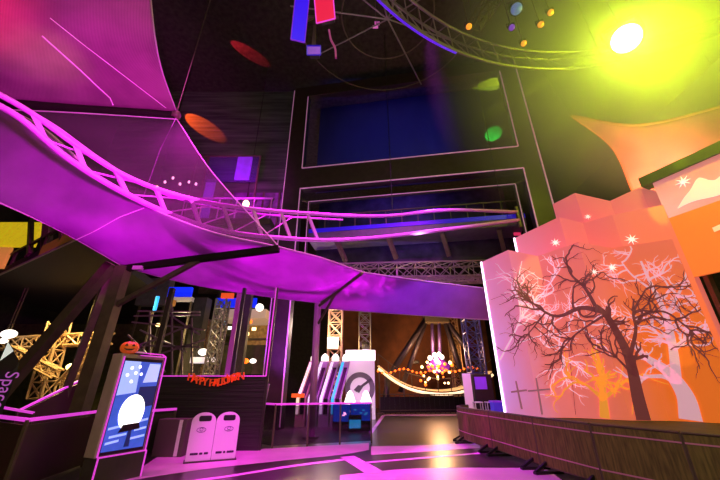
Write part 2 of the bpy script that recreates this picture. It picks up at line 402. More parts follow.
for (x, Y, zt, wd, m, l) in [(335, 19.5, 6.4, .75, 'truss_warm', 'warm lit lattice tower behind the row of game machines'),
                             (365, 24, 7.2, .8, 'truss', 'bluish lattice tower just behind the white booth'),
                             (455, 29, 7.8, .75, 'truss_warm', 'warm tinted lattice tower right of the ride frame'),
                             (474, 22, 7.2, .9, mat('bluish_truss', '#6a70b8', .4, .5), 'blue lit lattice tower beside the folded screen edge'),  # blue light tinted into the metal
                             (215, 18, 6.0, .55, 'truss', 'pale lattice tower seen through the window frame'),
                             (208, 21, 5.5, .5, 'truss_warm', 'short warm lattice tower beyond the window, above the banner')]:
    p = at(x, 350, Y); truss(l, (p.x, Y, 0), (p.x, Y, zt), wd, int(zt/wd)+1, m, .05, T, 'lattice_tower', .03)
tag(MB().box(at(333, 343, 19.03), (.62, .1, .62)).build('lit_signboard', mat('cream_lit_sign', '#f0dcb8', .5, emit='#ffd8a8', es=.75)), 'square cream lit board high on the warm lattice tower', 'sign')
# dark columns of the hall behind the window
for x, Y, wpx, l in [(196, 19.4, .7, 'dark column between the blue sign and the pale lattice tower'), (243, 17, .35, 'dark post in the middle of the window opening'), (233, 14.5, .2, 'magenta tinted post left of the bright shop lamp')]:
    p = at(x, 340, Y); tag(MB().box((p.x, Y, 3.2), (wpx, wpx, 6.4)).box((p.x, Y, .1), (wpx+.2, wpx+.2, .2)).build('hall_column', 'dark' if x != 233 else 'track'), l, 'column', kind='thing')

# ================================================================== CANOPIES
fab = fabric('lilac_mesh_canopy', '#b882c6', .10, 26, .6, .12)  # white cloth, magenta light tinted into its colour
fabm = fabric('open_mesh_canopy', '#7c6078', .60, 30, .4, .2)
fabu = fabric('upper_mesh_canopy', '#a88898', .22, 14, .55, .3)
BT = at(176, 115, 9.0); BL = at(-70, 98, 7.2)
PT = at(124, 267, 10.0); A1 = at(279, 247, 9.35); P2 = at(318, 303, 13.0); A2 = at(362, 272, 10.8)
RR = at(492, 289, 14.4); RB = at(492, 320, 14.6); LL = at(-70, 178, 6.6)
S = [at(-70, 98, 7.1), at(25, 117, 7.2), at(110, 186, 8.0), at(200, 228, 8.8), A1]
def cable(name, pts, r, m, parent): return MB().tube(pts, r, 6).build(name, m, parent)
t_rows = {}
def on_cloth(t, x, y, off=.04):
    """point of a canopy's cloth seen in that direction, a little below it"""
    d = ray(x, y).normalized(); o = V((0, 0, EYE)); best = None
    for r in t_rows[t.name]:
        for p in r:
            c = (p-o).normalized().dot(d)
            if best is None or c > best[0]: best = (c, p)
    return o+d*((best[1]-o).length-off)
def canopy(label, top, right, bottom, left, m, sag, edges=True):
    rows = coons(top, right, bottom, left, 40, 22, sag)
    t = thing('fabric_canopy', label, 'canopy', rows[0][0], 'fabric canopies under the hall roof')
    MB().grid(rows).build('cloth', m, t, True, solid=.012)
    t_rows[t.name] = rows
    for e in (rows[0], rows[-1], [r[0] for r in rows], [r[-1] for r in rows]):
        cable('edge_rope', e, .022, rope, t)
    return t
M['rope_white'] = mat('white_rope', '#f4e4f4', .4)
rope = mat('pale_rope', '#c8b4c4', .6)
t = canopy('upper magenta mesh canopy above the dark boom in the top left', [at(-70, -50, 3.6), at(40, -45, 4.2), at(146, -50, 4.6)], [at(146, -50, 4.6), at(158, 55, 6.6), BT+V((0, 0, .12))],
           [BL+V((0, 0, .16)), at(50, 104, 7.9), BT+V((0, 0, .12))], [at(-70, -50, 3.6), at(-70, 30, 5), BL+V((0, 0, .16))], fabu, -.5)
cable('tension_cord', [on_cloth(t, x, y, .15) for x, y in ((42, 36), (60, 52), (80, 70), (100, 89), (110, 98), (113, 105))], .022, 'rope_white', t)
cable('tension_cord', [on_cloth(t, x, y, .15) for x, y in ((50, 18), (80, 42), (110, 65), (140, 88), (166, 108))], .012, 'rope_white', t)
t = canopy('see-through brown mesh panel between the dark boom and the track', [BL+V((0, .1, -.25)), at(60, 112, 8.0), BT+V((0, .1, -.1))], [BT+V((0, .1, -.1)), at(212, 172, 9.6), A1+V((0, .06, .02))],
           [s+V((0, .08, .02)) for s in S], [BL+V((0, .1, -.25)), at(-70, 98, 7.15), S[0]+V((0, .08, .02))], fabm, .3)
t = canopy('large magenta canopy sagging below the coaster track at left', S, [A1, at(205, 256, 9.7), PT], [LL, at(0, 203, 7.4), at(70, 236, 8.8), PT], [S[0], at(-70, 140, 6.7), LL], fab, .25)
cable('tension_cord', [on_cloth(t, x, y, .06) for x, y in ((144, 208), (120, 217), (95, 231), (76, 240))], .014, 'rope_white', t)
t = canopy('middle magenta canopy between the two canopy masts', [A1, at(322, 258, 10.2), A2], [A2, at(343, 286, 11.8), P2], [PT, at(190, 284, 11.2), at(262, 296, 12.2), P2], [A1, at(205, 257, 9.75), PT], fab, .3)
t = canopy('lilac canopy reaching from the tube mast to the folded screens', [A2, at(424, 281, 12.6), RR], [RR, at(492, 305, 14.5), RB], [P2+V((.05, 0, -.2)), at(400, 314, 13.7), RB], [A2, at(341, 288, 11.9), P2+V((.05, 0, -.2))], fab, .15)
# dark boom
bm_ = thing('canopy_boom', 'thick dark boom holding the upper mesh canopy', 'boom', BT)
MB().tube(resample([BL+V((-1, -.4, 0)), BL, BT], 8), .24, 10, r2=.12).build('tube', mat('boom_black', '#16120b', .8, noise=.2, spec=.2), bm_, True)
MB().lathe(BT, [(.14, -.12), (.17, 0), (.12, .14)], 12).build('end_cap', 'steel', bm_, True)
MB().tube([BT, V((BT.x, BT.y, ZC))], .02, 6).build('hanger_cable', 'steel', bm_)
MB().tube([BL, V((BL.x, BL.y, ZC))], .02, 6).build('hanger_cable', 'steel', bm_)
ln = MB().tube([at(176, 118, 9.0), at(160, 150, 9.3), at(120, 262, 9.9)], .014, 6)
tag(ln.build('stay_line', 'track'), 'thin pale line running from the boom tip down to the square mast', 'cord')
# square mast at the left with its arm
pm = thing('canopy_mast', 'dark square canopy mast with a long diagonal braced arm behind the kiosk', 'mast', (PT.x, PT.y, 0))
MB().box((PT.x, PT.y, PT.z/2), (.34, .34, PT.z)).build('post', 'steel', pm)
MB().box((PT.x, PT.y, .03), (.7, .7, .06)).build('base_plate', 'steel', pm)
MB().bar(PT+V((0, 0, -.05)), A1+V((0, 0, -.06)), .17, .2).build('arm', mat('arm_black', '#16120d', .8, spec=.2), pm)
MB().bar((PT.x, PT.y, PT.z-1.3), PT.lerp(A1, .5)+V((0, 0, -.1)), .13).build('brace', 'steel', pm)
MB().box(at(138, 268, 9.8), (.28, .12, .12)).build('clamp', 'track', pm)
tm = thing('canopy_mast', 'purple lit round tube mast with two short arms under the canopies', 'mast', (P2.x, P2.y, 0))
MB().tube([(P2.x, P2.y, 0), P2], .13, 14).build('post', 'track', tm, True)
MB().tube([P2+V((0, 0, -.15)), A2+V((0, 0, -.04))], .055, 8).build('arm', 'steel', tm)
MB().tube([P2+V((0, 0, -.9)), P2.lerp(A2, .45)+V((0, 0, -.08))], .05, 8).build('brace', 'steel', tm)
MB().box((P2.x, P2.y, .03), (.5, .5, .06)).build('base_plate', 'steel', tm)
# leaning struts left
for a, bq, wd, l in [(V((-11.3, 10.75, 0)), at(112, 264, 10.5), .30, 'thick dark strut leaning from the floor to the square mast top'),
                     (at(58, 470, 11.6).lerp(at(50, 480, 11.6), 0)*1, at(112, 268, 10.9), .2, 'thinner dark strut leaning steeply just left of the square mast')]:
    if wd == .2: a = V((a.x-.6, a.y, 0))
    t = thing('leaning_strut', l, 'strut', a)
    MB().bar(a, bq, wd).build('beam', 'steel', t); MB().box((a.x, a.y, .04), (wd*2.2, wd*2.2, .08)).build('foot', 'steel', t)

# ================================================================== COASTER TRACK
up = [at(-20, 84, 5.6), at(30, 112, 6.2), at(80, 148, 6.9), at(130, 178, 7.6), at(180, 196, 8.8), at(230, 206, 10), at(300, 213, 11.4), at(380, 216, 12.3), at(450, 210, 12.8), at(517, 212, 13.0)]
lo = [at(-20, 96, 5.7), at(20, 118, 6.1), at(65, 156, 6.8), at(110, 185, 7.4), at(160, 210, 8.5), at(215, 229, 9.8), at(270, 237, 11.0), at(330, 240, 11.9), at(400, 235, 12.5), at(519, 220, 13.0)]
tk = thing('coaster_track', 'wavy magenta lit coaster track sweeping across the hall', 'track', up[5])
U, Lw = smoothline(up, 90), smoothline(lo, 90)
MB().tube(U, .075, 8).build('rail', 'track', tk, True); MB().tube(Lw, .085, 8).build('rail', 'track', tk, True)
off = V((.15, .5, .05))
MB().tube([p+off for p in U[:52]], .035, 8).build('guide_rail', 'track', tk, True)
for i in range(5, 46, 5):
    MB().bar(U[i], Lw[min(i+2, 89)], .07, .12).build('cross_strut', 'track', tk)
for i in range(7, 42, 5):
    MB().tube([Lw[i], U[min(i+4, 89)]+off], .025, 6).build('brace', 'track', tk)
for i in (62, 86):
    MB().tube([U[i], V((U[i].x, U[i].y, ZC))], .018, 6).build('hanger_cable', 'black', tk)
MB().bar(U[-1]+V((0, 0, .25)), Lw[-1]+V((0, 0, -.35)), .12).build('end_bracket', 'steel', tk)

# ================================================================== FOLDED SCREENS
wO = V((4.44, 11.3, 0)); wd_ = V((4.86, -2.3, 0)).normalized(); wn = V((wd_.y, -wd_.x, 0))     # wn points to the hall
if wn.y > 0: wn = -wn
def plane_sz(x, y, back=0):
    r = ray(x, y); o = V((0, 0, EYE)); P0 = wO-wn*back
    t = (P0-o).dot(wn)/r.dot(wn); p = o+r*t
    return ((p-P0).dot(wd_), p.z)
def screen_mat(name, c0, c1, c2):
    """picture of a dusk sky: colours run along the screen and up"""
    m = bpy.data.materials.new(name); m.use_nodes = True; n = m.node_tree.nodes; L = m.node_tree.links; b = n['Principled BSDF']
    gp = n.new('ShaderNodeTexCoord'); sx = n.new('ShaderNodeSeparateXYZ'); L.new(gp.outputs['Generated'], sx.inputs[0])
    nz = n.new('ShaderNodeTexNoise'); nz.inputs['Scale'].default_value = 2.2; nz.inputs['Detail'].default_value = 5; L.new(gp.outputs['Generated'], nz.inputs['Vector'])
    a1 = n.new('ShaderNodeMath'); a1.operation = 'MULTIPLY_ADD'; a1.inputs[1].default_value = .45; L.new(nz.outputs['Fac'], a1.inputs[0]); L.new(sx.outputs['X'], a1.inputs[2])
    r = n.new('ShaderNodeValToRGB'); e = r.color_ramp.elements; e[0].position = .2; e[0].color = lin(c0); e[1].position = 1.1 if False else 1.0; e[1].color = lin(c2)
    k = e.new(.5); k.color = lin(c1); L.new(a1.outputs[0], r.inputs[0])
    mx = n.new('ShaderNodeMix'); mx.data_type = 'RGBA'; mx.inputs[7].default_value = lin('#d8607c')
    ms = n.new('ShaderNodeMath'); ms.operation = 'SUBTRACT'; ms.inputs[1].default_value = .45; ms.use_clamp = True; L.new(sx.outputs['Z'], ms.inputs[0])
    L.new(ms.outputs[0], mx.inputs[0]); L.new(r.outputs[0], mx.inputs[6])
    L.new(mx.outputs[2], b.inputs['Base Color']); L.new(mx.outputs[2], b.inputs['Emission Color']); b.inputs['Emission Strength'].default_value = SCR
    b.inputs['Roughness'].default_value = .6; return m
SCR = .52
def folded(label, back, folds, m, z0=.8, edge=None):
    """folds: (s, forward, top z) along the screen"""
    def pt(s, f, z): p = wO-wn*back+wd_*s+wn*f; return V((p.x, p.y, z))
    t = thing('folding_screen', label, 'screen', pt(folds[0][0], 0, z0), 'folded projection screens on the stage')
    fr_ = [pt(s, f, z0) for s, f, z in folds]
    b = MB(); rows = [[], []]
    N = len(folds)
    lower = [b.b.verts.new(pt(s, f, z0)) for s, f, z in folds]; upper = [b.b.verts.new(pt(s, f, z)) for s, f, z in folds]
    lb = [b.b.verts.new(pt(s, f-.12, z0)) for s, f, z in folds]; ub = [b.b.verts.new(pt(s, f-.12, z)) for s, f, z in folds]
    for i in range(N-1):
        for q in ((lower[i], lower[i+1], upper[i+1], upper[i]), (lb[i+1], lb[i], ub[i], ub[i+1]), (upper[i], upper[i+1], ub[i+1], ub[i]), (lower[i+1], lower[i], lb[i], lb[i+1])): b.b.faces.new(q)
    b.b.faces.new((lower[0], upper[0], ub[0], lb[0])); b.b.faces.new((upper[-1], lower[-1], lb[-1], ub[-1]))
    b.build('panel', m, t)
    if edge:
        s, f, z = folds[0]
        MB().bar(pt(s-.03, f+.01, z0+.0), pt(s-.03, f+.01, z), .05).build('edge_light', edge, t)
    return t, pt
def fold_from(px, back, fw):
    out = []
    for (x, y), f in zip(px, fw): s, z = plane_sz(x, y, back-f); out.append((s, f, z))
    return out
F1 = fold_from([(482, 262), (508, 250), (538, 256), (578, 242), (612, 248), (672, 239)], 0, [0, .22, -.1, .25, -.1, .3])
F2 = fold_from([(515, 238), (559, 217), (583, 223), (612, 215), (663, 205)], .9, [0, .25, -.1, .2, .1])
F3 = fold_from([(553, 204), (575, 193), (610, 201), (640, 187), (662, 192)], 1.9, [0, .2, -.1, .2, 0])
s1, pt1 = folded('front folding screen showing bare trees against a pink dusk', 0, F1, screen_mat('dusk_picture_front', '#d894e0', '#ec7a80', '#ee7426'), .8, 'neon_white')
s2, pt2 = folded('second stepped folding screen with pink sky behind the tree screen', .9, F2, screen_mat('dusk_picture_middle', '#dc84b8', '#e4687e', '#ee7a50'), .8, 'neon_white')
s3, pt3 = folded('tallest rear folding screen with pink dusk sky and stars', 1.9, F3, screen_mat('dusk_picture_rear', '#cc5e80', '#e45c74', '#ea8070'), .8)
def fold_f(F, s):
    if s <= F[0][0]: return F[0][1]
    for a, b in zip(F, F[1:]):
        if s <= b[0]: return a[1]+(b[1]-a[1])*(s-a[0])/(b[0]-a[0])
    return F[-1][1]
def fold_top(F, s):
    for a, b in zip(F, F[1:]):
        if a[0] <= s <= b[0]: return a[2]+(b[2]-a[2])*(s-a[0])/(b[0]-a[0])
    return -1
def ribbon(mb, pts, w0, w1, off):
    """flat tapering stroke lying on the front screen; pts are (s, z)"""
    n = len(pts); L, R = [], []
    for i, (s, z) in enumerate(pts):
        a, c = pts[max(i-1, 0)], pts[min(i+1, n-1)]; d = V((c[0]-a[0], c[1]-a[1])); d = d.normalized() if d.length > 1e-6 else V((0, 1))
        wq = (w0+(w1-w0)*i/(n-1))/2
        for lst, sg in ((L, 1), (R, -1)):
            ss, zz = s-d.y*wq*sg, z+d.x*wq*sg
            ss = min(max(ss, F1[0][0]+.02), F1[-1][0]-.02); zz = min(max(zz, .81), fold_top(F1, ss)-.03)
            lst.append(pt1(ss, fold_f(F1, ss)+off, zz))
    mb.grid([L, R])
def sub(pts, step=.09):
    out = [pts[0]]
    for a, b in zip(pts, pts[1:]):
        k = max(1, int(math.hypot(b[0]-a[0], b[1]-a[1])/step))
        for i in range(1, k+1): out.append((a[0]+(b[0]-a[0])*i/k, a[1]+(b[1]-a[1])*i/k))
    return out
def twig(mb, s, z, ang, ln, wq, dep, off, rnd):
    pts = [(s, z)]; a = ang; k = max(3, int(ln/.09))
    for i in range(k):
        a += rnd.uniform(-.6, .6); s += math.cos(a)*ln/k; z += math.sin(a)*ln/k; pts.append((s, z))
    ribbon(mb, pts, wq, wq*.6, off)
    if dep > 0:
        for _ in range(3 if dep > 1 else 2):
            i = rnd.randint(k//3, k); q = pts[i]
            twig(mb, q[0], q[1], a+rnd.choice((-1, 1))*rnd.uniform(.35, 1.1), ln*rnd.uniform(.5, .8), wq*.55, dep-1, off, rnd)
def tree(name, m, off, limbs, seed, parent, dep=2):
    rnd = random.Random(seed); mb = MB()
    for px, w0, w1, tw in limbs:
        p = [plane_sz(x, y) for x, y in px]; p3 = smoothline([(a, b, 0) for a, b in p], 24); pts = [(q.x, q.y) for q in p3]
        ribbon(mb, pts, w0, w1, off)
        for k in range(tw):
            i = rnd.randint(5, 23); q = pts[i]; d = math.atan2(pts[min(i+1, 23)][1]-pts[i-1][1], pts[min(i+1, 23)][0]-pts[i-1][0])
            twig(mb, q[0], q[1], d+rnd.choice((-1, 1))*rnd.uniform(.3, 1.2), rnd.uniform(.45, .85), w1*.8+.03, dep, off, rnd)
    return mb.build(name, m, parent)
def pic(name, c, es=None): return mat(name, c, .6, emit=c, es=SCR if es is None else es)  # projected picture, its light put into glowing colours
lav, plum, yel, pale = pic('lavender_paint', '#e6a8cc'), pic('plum_paint', '#8a4650', .2), pic('amber_paint', '#f6a23c'), pic('pale_lilac_paint', '#e4b0c8')
t_ = tree('pale_branches', pic('faint_lilac', '#f4c8e0'), .020, [([(500, 360), (520, 320), (517, 290), (522, 262)], .05, .02, 8), ([(520, 320), (545, 290), (560, 270)], .04, .02, 7), ([(515, 345), (545, 335), (580, 330), (600, 315)], .04, .02, 9), ([(560, 330), (560, 350), (570, 375)], .04, .02, 5)], 3, s1)
tree('amber_tree', yel, .026, [([(604, 418), (602, 395), (600, 372), (595, 350)], .22, .06, 6), ([(603, 400), (586, 385), (570, 378)], .10, .03, 4), ([(603, 398), (622, 382), (634, 374)], .10, .03, 4)], 8, s1, 1)
tree('lilac_tree', pale, .032, [([(690, 420), (684, 395), (668, 372), (646, 357), (634, 345)], .42, .12, 2), ([(676, 384), (672, 350), (664, 315), (650, 285), (640, 262)], .22, .05, 9), ([(672, 350), (690, 335), (705, 330)], .12, .04, 5), ([(664, 318), (678, 290), (684, 268)], .09, .03, 7), ([(650, 290), (632, 275), (622, 262)], .06, .03, 5)], 21, s1)
tree('dark_tree', plum, .040, [([(642, 420), (636, 395), (630, 365), (622, 345), (606, 318), (594, 308)], .34, .16, 2), ([(600, 313), (580, 309), (560, 316), (545, 312), (528, 300)], .15, .05, 8), ([(594, 308), (584, 290), (570, 275), (565, 258)], .10, .04, 6),
      ([(628, 360), (636, 330), (634, 312), (645, 290)], .12, .04, 6), ([(632, 375), (612, 356), (596, 348)], .08, .03, 5), ([(604, 316), (575, 335), (560, 352)], .07, .03, 6), ([(545, 313), (532, 330), (520, 345)], .05, .025, 6), ([(634, 318), (660, 312), (680, 325), (700, 345)], .07, .03, 8)], 14, s1)
mb = MB()
for x, y0, y1, ya, hw in [(519, 381, 409, 391, 8), (539, 378, 414, 390, 11)]:
    ribbon(mb, sub([plane_sz(x-3, y0), plane_sz(x+3, y1)]), .05, .06, .022); ribbon(mb, sub([plane_sz(x-hw, ya+1), plane_sz(x+hw, ya-1)]), .05, .05, .022)
mb.build('grave_crosses', pic('mauve_paint', '#b8788e', .25), s1)
mb = MB()
for seam in ([(491, 300), (517, 292), (545, 294), (580, 286)], [(566, 322), (576, 415)]):
    ribbon(mb, sub([plane_sz(*q) for q in seam]), .012, .012, .016)
mb.build('panel_seam', mat('seam_gap', '#8a5060', .8), s1)
def star(mb, c, ux, r, nn):
    uz = V((0, 0, 1)); pts = []
    for k in range(16):
        a = math.pi*k/8; q = r if k % 2 == 0 else r*.22
        pts.append(c+ux*math.cos(a)*q+uz*math.sin(a)*q)
    mb.prism(pts, nn*.006)
starm = mat('star_paint', '#ffffff', .5, emit='#ffe8e4', es=1.0)  # stars of the projection, drawn as glowing shapes
for F, ptf, back, par, lst in ((F1, pt1, 0, s1, [(593, 274, .13), (612, 268, .16)]), (F2, pt2, .9, s2, [(555, 245, .17), (630, 242, .2)]), (F3, pt3, 1.9, s3, [(587, 219, .13)])):
    for x, y, r in lst:
        sz = plane_sz(x, y, back); mb = MB(); star(mb, ptf(sz[0], fold_f(F, sz[0])+.05, sz[1]), wd_, r, wn); mb.build('star', starm, par)

# right side picture wall
rA, rB = V((10.3, 9.8, 0)), V((12.6, 4.93, 0)); rd = (rB-rA).normalized(); rn = V((-rd.y*-1, rd.x*-1, 0)); rn = V((rd.y, -rd.x, 0))
if rn.x > 0: rn = -rn
def R(s, z, o=0): p = rA+rd*s+rn*o; return V((p.x, p.y, z))
rw = thing('side_screen', 'slanted side screen with pink sky and white cloud under a dark beam', 'screen', rA)
def rbox(s0, s1, z0, z1, th, o): return MB().prism([R(s0, z0, o), R(s1, z0, o), R(s1, z0, o-th), R(s0, z0, o-th)], (0, 0, z1-z0))
rbox(-.3, 5.2, 8.15, 8.5, .5, .1).build('top_beam', mat('olive_beam', '#2a3016', .7), rw)
rbox(0, 5.2, 6.75, 8.15, .12, 0).build('upper_panel', screen_mat('cloud_picture', '#f0a8b8', '#f090a0', '#f0b0b0'), rw)
rbox(-.1, 5.2, 4.7, 6.74, .12, .02).build('lower_panel', pic('orange_picture', '#f08440', .45), rw)
mb = MB()
cl = []
for k in range(97):
    s = .35+k*.05; f = min(1, k/16); top = 6.98+(.62+.16*math.sin(k*.19)+.07*math.sin(k*.53))*f; bot = 6.95+.05*math.sin(k*.22)
    cl.append((R(s, bot, .012), R(s, top, .012)))
mb.grid([[a for a, b in cl], [b for a, b in cl]]); mb.build('cloud', mat('cloud_white', '#fbe6ee', .5, emit='#fbdcea', es=.5), rw)
mb = MB(); star(mb, R(.75, 7.75, .02), rd, .22, rn); mb.build('star', starm, rw)
mb = MB(); mb.grid([[R(.9+k*.3, 5.85+.05*math.sin(k), .035) for k in range(12)], [R(.9+k*.3, 6.0+.05*math.sin(k*1.3), .035) for k in range(12)]]); mb.build('cloud_streak', mat('cloud_cream', '#ffd8c0', .5, emit='#ffd0b0', es=.5), rw)
for s in (.2, 4.8): MB().bar(R(s, .8, -.4), R(s, 8.3, -.4), .15).build('support_post', 'steel', rw)
# orange sail
tip = at(571, 116, 12.0)
rows = coons([tip, at(640, 125, 11.4), at(735, 103, 10.4)], [at(735, 103, 10.4), at(740, 150, 10.6), at(740, 190, 10.8)], [at(634, 196, 12.9), at(690, 205, 12.0), at(740, 190, 10.8)],
             [tip, at(612, 148, 12.7), at(634, 196, 12.9)], 30, 20, .2)
sl = thing('sail_cloth', 'orange lit triangular sail stretched above the folding screens', 'sail', tip)
MB().grid(rows).build('cloth', fabric('peach_sail_cloth', '#f0a890', .03, 20, .35, .03), sl, True, solid=.015)
MB().tube(rows[0], .07, 8).build('top_hem', mat('amber_hem', '#c08a10', .6), sl); MB().tube([r[0] for r in rows], .03, 8).build('side_hem', 'orange', sl)
MB().tube([tip, V((tip.x-1.5, tip.y, ZC))], .015, 6).build('hanger_cable', 'steel', sl)
MB().tube([rows[0][-1], V((rows[0][-1].x, rows[0][-1].y, ZC))], .015, 6).build('hanger_cable', 'steel', sl)

# ================================================================== CEILING RIG
rc = V((7.5, -1.4, 13)); Rr = 10.5
ring = thing('ring_truss', 'huge round lighting truss hanging at the top right', 'truss', rc)
def cpt(a, r, z): return V((rc.x+r*math.cos(a), rc.y+r*math.sin(a), z))
N = 96
for r, z, q in ((Rr, 13.0, .07), (Rr, 13.55, .05), (Rr-.5, 13.28, .05)):
    MB().tube([cpt(2*math.pi*i/N, r, z) for i in range(N+1)], q, 6, False).build('chord', 'truss', ring, True)
b = MB()
for i in range(N):
    a0, a1 = 2*math.pi*i/N, 2*math.pi*(i+1)/N
    b.tube([cpt(a0, Rr, 13.0), cpt(a1, Rr, 13.55)], .022, 5, False); b.tube([cpt(a0, Rr, 13.0), cpt(a1, Rr-.5, 13.28)], .022, 5, False); b.tube([cpt(a0, Rr, 13.55), cpt(a0, Rr-.5, 13.28)], .022, 5, False)
b.build('lattice', 'truss', ring)
MB().tube([cpt(math.radians(a), Rr+.02, 12.9) for a in range(112, 140)], .04, 6).build('light_strip', mat('violet_strip', '#5020d0', .4, emit='#5a1ce8', es=.8), ring)
for a in (35, 80, 122, 160, 220, 300):
    a = math.radians(a); MB().tube([cpt(a, Rr-.2, 13.3), cpt(a, Rr-.2, ZC)], .02, 6).build('hanger_cable', 'steel', ring)
# crossing beams under the roof inside the ring
for (p, q, l) in [((1.5, 3.5, 14.4), (14, 6.5, 14.4), 'dark lattice beam crossing inside the round truss'), ((4.4, 8.2, 14.2), (8.5, -4, 14.2), 'dark lattice beam running back from the round truss joint')]:
    t = truss(l, p, q, .45, 26, 'steel', .035, None, 'roof_truss')
    for e in (p, q): MB().tube([V(e), V((e[0], e[1], ZC))], .02, 6).build('hanger_cable', 'steel', t)
# dim radial purlins round a hub, left of the ring
hub = V((1.2, 9.2, 16.2))
tt = thing('roof_spider', 'faint dark web of roof struts meeting left of the round truss', 'frame', hub)
for k, a in enumerate((150, 185, 215, 250, 290, 330, 20, 60)):
    MB().tube([hub, hub+V((4.2*math.cos(math.radians(a)), 4.2*math.sin(math.radians(a)), .3))], .035, 6).build('spoke', 'truss', tt)
for r in (2.0, 4.0): MB().tube([hub+V((r*math.cos(2*math.pi*k/40), r*math.sin(2*math.pi*k/40), .3*r/4.2)) for k in range(41)], .03, 6, False).build('hoop', 'steel', tt)
MB().tube([hub, V((hub.x, hub.y, ZC))], .05, 8).build('hanger_post', 'steel', tt)
# small pink sign plates
sgp = at(376, 25, 9.6)
t = thing('hanging_sign', 'tiny pink sign of two stacked plates hanging from the dark roof', 'sign', sgp)
pm_ = mat('pink_lit_plate', '#d070b8', .5, emit='#d060b8', es=.6)
MB().box(sgp+V((.05, 0, .12)), (.22, .04, .22)).build('upper_plate', pm_, t); MB().box(sgp+V((-.03, 0, -.14)), (.24, .04, .16)).build('lower_plate', pm_, t)
b = MB()
for dx in (-.05, .03): b.box(sgp+V((.06+dx, -.03, .16)), (.03, .01, .1))
b.box(sgp+V((.06, -.03, .06)), (.12, .01, .03)); b.build('symbol', 'black', t)
MB().tube([sgp, V((sgp.x, sgp.y, ZC))], .012, 6).build('hanger_cable', 'steel', t)

def fixture(name, label, loc, aim, size, lens, cat='spotlight', group=None, cable_=True, body='black'):
    """theatre lamp: clamp, yoke, can, lens"""
    loc = V(loc); d = (V(aim)-loc).normalized(); q = d.to_track_quat('Z', 'Y').to_matrix().to_4x4(); s = size
    t = thing(name, label, cat, loc, group)
    MB().lathe(loc, [(.28*s, -.55*s), (.42*s, -.45*s), (.46*s, .1*s), (.5*s, .45*s), (.46*s, .46*s)], 18, q).build('can', body, t, True)
    MB().lathe(loc, [(.02*s, .44*s), (.43*s, .44*s), (.40*s, .49*s), (.02*s, .52*s)], 18, q).build('lens', lens, t, True)
    y = MB(); sx = (q @ V((1, 0, 0)) ).normalized(); upv = V((0, 0, 1))
    for k in (-1, 1): y.bar(loc+sx*.5*s*k, loc+sx*.5*s*k+upv*.75*s, .06*s, .14*s)
    y.bar(loc-sx*.53*s+upv*.75*s, loc+sx*.53*s+upv*.75*s, .14*s, .06*s); y.build('yoke', 'steel', t)
    if cable_: MB().tube([loc+upv*.75*s, V((loc.x, loc.y, ZC))], .02, 6).build('hanger_pole', 'steel', t)
    return t
LP = at(625, 38, 7.6)
LAIM = (LP.x*.25, 1.0, 2.0)
limeglass = mat('lime_lens', '#ffffff', .3, emit=(1, 1, .55, 1), es=22)
fixture('stage_spotlight', 'dazzling yellow-green stage lamp glaring from the round truss', LP, LAIM, 1.0, limeglass)
# its light
d_ = (V(LAIM)-LP).normalized(); lp = LP+d_*.62
light('POINT', 'lime_lamp_light', lp, 1300, LIME, None, .22)
cr_, cu_ = V((1, 0, 0)), V((0, -SP, CP))
for k, a in enumerate((-152, -128, -112, -96, -80, -66, -52, -38, -24, -8, 12)):
    light('SPOT', 'lime_ray', lp, 3500 if k % 2 else 6500, (.80, 1, .02), lp+cr_*math.cos(math.radians(a))+cu_*math.sin(math.radians(a)), .03, 5+k % 3, .6)  # narrow spots added to draw rays in the haze
light('SPOT', 'lime_lamp_beam', lp, 2600, LIME, lp+V((.45, -.35, -.8)), .22, 130, .9)
M['dim_blue_lens'] = mat('dim_blue_lens', '#6080c0', .4, emit='#6078c8', es=.4); M['dim_orange_lens'] = mat('dim_orange_lens', '#ffb050', .4, emit='#ffa030', es=.8)
for k, (x, y, l) in enumerate([(515, 8, 'small blue tinted lamp box highest inside the round truss'), (550, 12, 'small orange lamp between the truss and the dazzling lamp'), (540, 24, 'dim amber lamp just below the orange one in the round truss'), (523, 43, 'amber lamp lowest on the truss inner side'), (468, 26, 'tiny orange lamp near the dark truss joint'), (511, 27, 'small violet lamp beside the slanted bars in the truss')]):
    fixture('rig_lamp', l, at(x, y, 7.2 if y < 30 else 8.0), (4, 2, 2), .24 if k else .45, 'dim_blue_lens' if k == 0 else ('violet_screen' if k == 5 else 'dim_orange_lens'), 'lamp', 'small lamps of the round truss')
